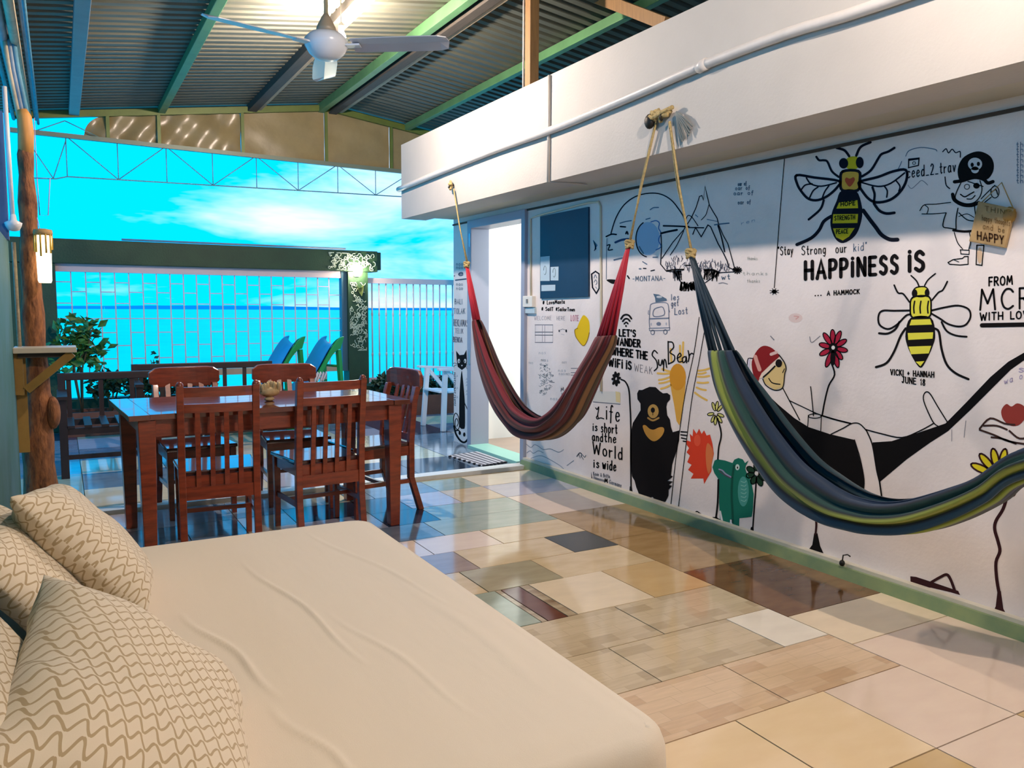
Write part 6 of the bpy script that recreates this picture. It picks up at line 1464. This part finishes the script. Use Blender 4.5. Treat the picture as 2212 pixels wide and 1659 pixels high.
p.line([(1662, 300), (1700, 440), (1702, 530), (1676, 640), (1665, 785)], 19); p.build('painted_flower', 'pale yellow painted flower above the green creature', wr)
p = Paint(W5); TE = (22, 110, 92)
p.fill([(1610, 850), (1626, 800), (1660, 785), (1750, 800), (1840, 830), (1862, 790), (1910, 770), (1962, 786), (1990, 830), (2032, 798), (2000, 862), (1992, 900), (2022, 980), (2062, 1040), (2092, 1200), (2086, 1380), (2070, 1472), (2000, 1482), (1922, 1490), (1920, 1612), (1862, 1610), (1840, 1560), (1800, 1540), (1690, 1512), (1680, 1300), (1680, 1150), (1670, 1020), (1622, 950), (1600, 880)], TE, 1, False)
p.ell(1900, 880, 25, 36, (196, 220, 214), 2); p.ell(1902, 885, 8, 14, INK, 3); p.line([(1680, 905), (1720, 920), (1760, 960), (1830, 1000)], 16, (150, 150, 180), 2); p.line([(1690, 930), (1750, 975), (1815, 1008)], 10, (90, 60, 90), 2)
p.ell(1970, 1170, 66, 180, (70, 150, 140), 2); p.line([(1860, 860), (1840, 1000), (1830, 1200), (1840, 1400), (1846, 1540)], 26, (14, 80, 66), 2)
for k in range(6): p.line([(1945, 1050 + 45 * k), (1985, 1062 + 45 * k), (2005, 1045 + 45 * k)], 8, (130, 190, 180), 3)
p.fill([(1682, 1400), (1702, 1400), (1728, 1520), (1700, 1510)], (210, 214, 216), 2, False); p.fill([(1812, 1506), (1840, 1506), (1840, 1560), (1808, 1560)], (210, 214, 216), 2, False)
p.line([(1672, 1030), (1664, 1300), (1642, 1495)], 22, INK, 2); p.fill([(1598, 1474), (1650, 1476), (1735, 1532), (1660, 1530)], INK, 2, False); p.build('painted_creature', 'teal painted crocodile like creature standing upright', wr)
p = Paint(W5)
p.line([(206, 172), (222, 190), (240, 162), (238, 205), (228, 262), (238, 292)], 13); p.line([(232, 262), (214, 282), (224, 304), (248, 296), (270, 292), (302, 302)], 13); p.text('ife', (330, 305), (488, 335), 175, 15)
p.text('is', (172, 442), (222, 445), 92, 14); p.text('short', (272, 460), (460, 478), 108, 14); p.text('and', (165, 560), (288, 575), 96, 14); p.text('the', (312, 575), (446, 590), 105, 14); p.text('World', (172, 715), (520, 790), 140, 16); p.text('is', (182, 880), (242, 886), 98, 15); p.text('wide', (288, 895), (446, 925), 112, 15)
p.build('painted_lettering', 'black handwriting Life is short and the World is wide', wr)
p = Paint(W5); p.text('Kevin & Britta', (176, 975), (372, 1010), 40, 6, GREY); p.text('Hannover', (180, 1022), (315, 1058), 40, 6, GREY); p.text('M', (315, 1062), (345, 1066), 44, 12); p.text('Germany', (368, 1075), (512, 1120), 46, 7, GREY)
p.fill([(150, 930), (166, 1020), (200, 1045), (290, 1075), (346, 1110), (340, 1136), (155, 1076)], INK, 0, False); p.ell(122, 1030, 9, 14, INK, 1); p.build('painted_signature', 'small grey signature with a black boot shape', wr)
p = Paint(W5); p.line([(1398, 1430), (1420, 1410), (1490, 1470), (1440, 1462)], 13, INK, 1, True, True); p.line([(0, 720), (20, 770)], 9, GREY); p.line([(30, 740), (60, 790)], 7, GREY); p.build('painted_scribble', 'small ink loop on the wall above the plinth', wr)
p = Paint(W6)
for k in range(8): p.text('thx', (2150, 110 + 45 * k), (2240, 105 + 45 * k), 40, 6, (110, 130, 150))
p.build('painted_note', 'faint grey handwriting at the top right of the mural', wr)
p = Paint(W6); p.ell(235, 1590, 60, 40, (222, 204, 200), 0); p.line([(225, 1575), (262, 1580), (240, 1600)], 10, (214, 170, 165)); p.build('painted_stain', 'faint pink mark below the spider', wr)
p = Paint((0, 0, 1)); p.fill([(1280, 845), (1338, 846), (1340, 872), (1282, 868)], (206, 208, 204), 0, False); p.line([(1282, 868), (1340, 873)], 1.6, GREY, 1, False); p.fill([(1330, 845), (1340, 848), (1340, 870), (1331, 868)], (212, 198, 150), 1, False); p.build('painted_patch', 'pale patch of paper above the Life lettering', wr)
# lettering on the plaque (on its face)
XS = XW; XW = 3.33 - 0.0305
p = Paint((0, 0, 1)); BK = (60, 40, 24)
def corr(q):      # same place on the face of the plaque
    return q
p.text('HAPPY', (2112, 517), (2168, 527), 17, 3.0, BK); p.text('THINK', (2128, 455), (2184, 466), 10, 1.2, (110, 84, 50)); p.text('happy thoughts', (2122, 476), (2182, 488), 12, 1.1, (110, 84, 50)); p.text('and be', (2124, 494), (2170, 503), 12, 1.2, (110, 84, 50))
lt = p.build('lettering', 'dark letters reading HAPPY on the plaque', None)
lt.parent = plq; lt.matrix_parent_inverse = Matrix.Translation(-Vector(plq['_o']))
XW = XS
# custom bookkeeping property is not needed any more
for o in COL.objects:
    if '_o' in o: del o['_o']
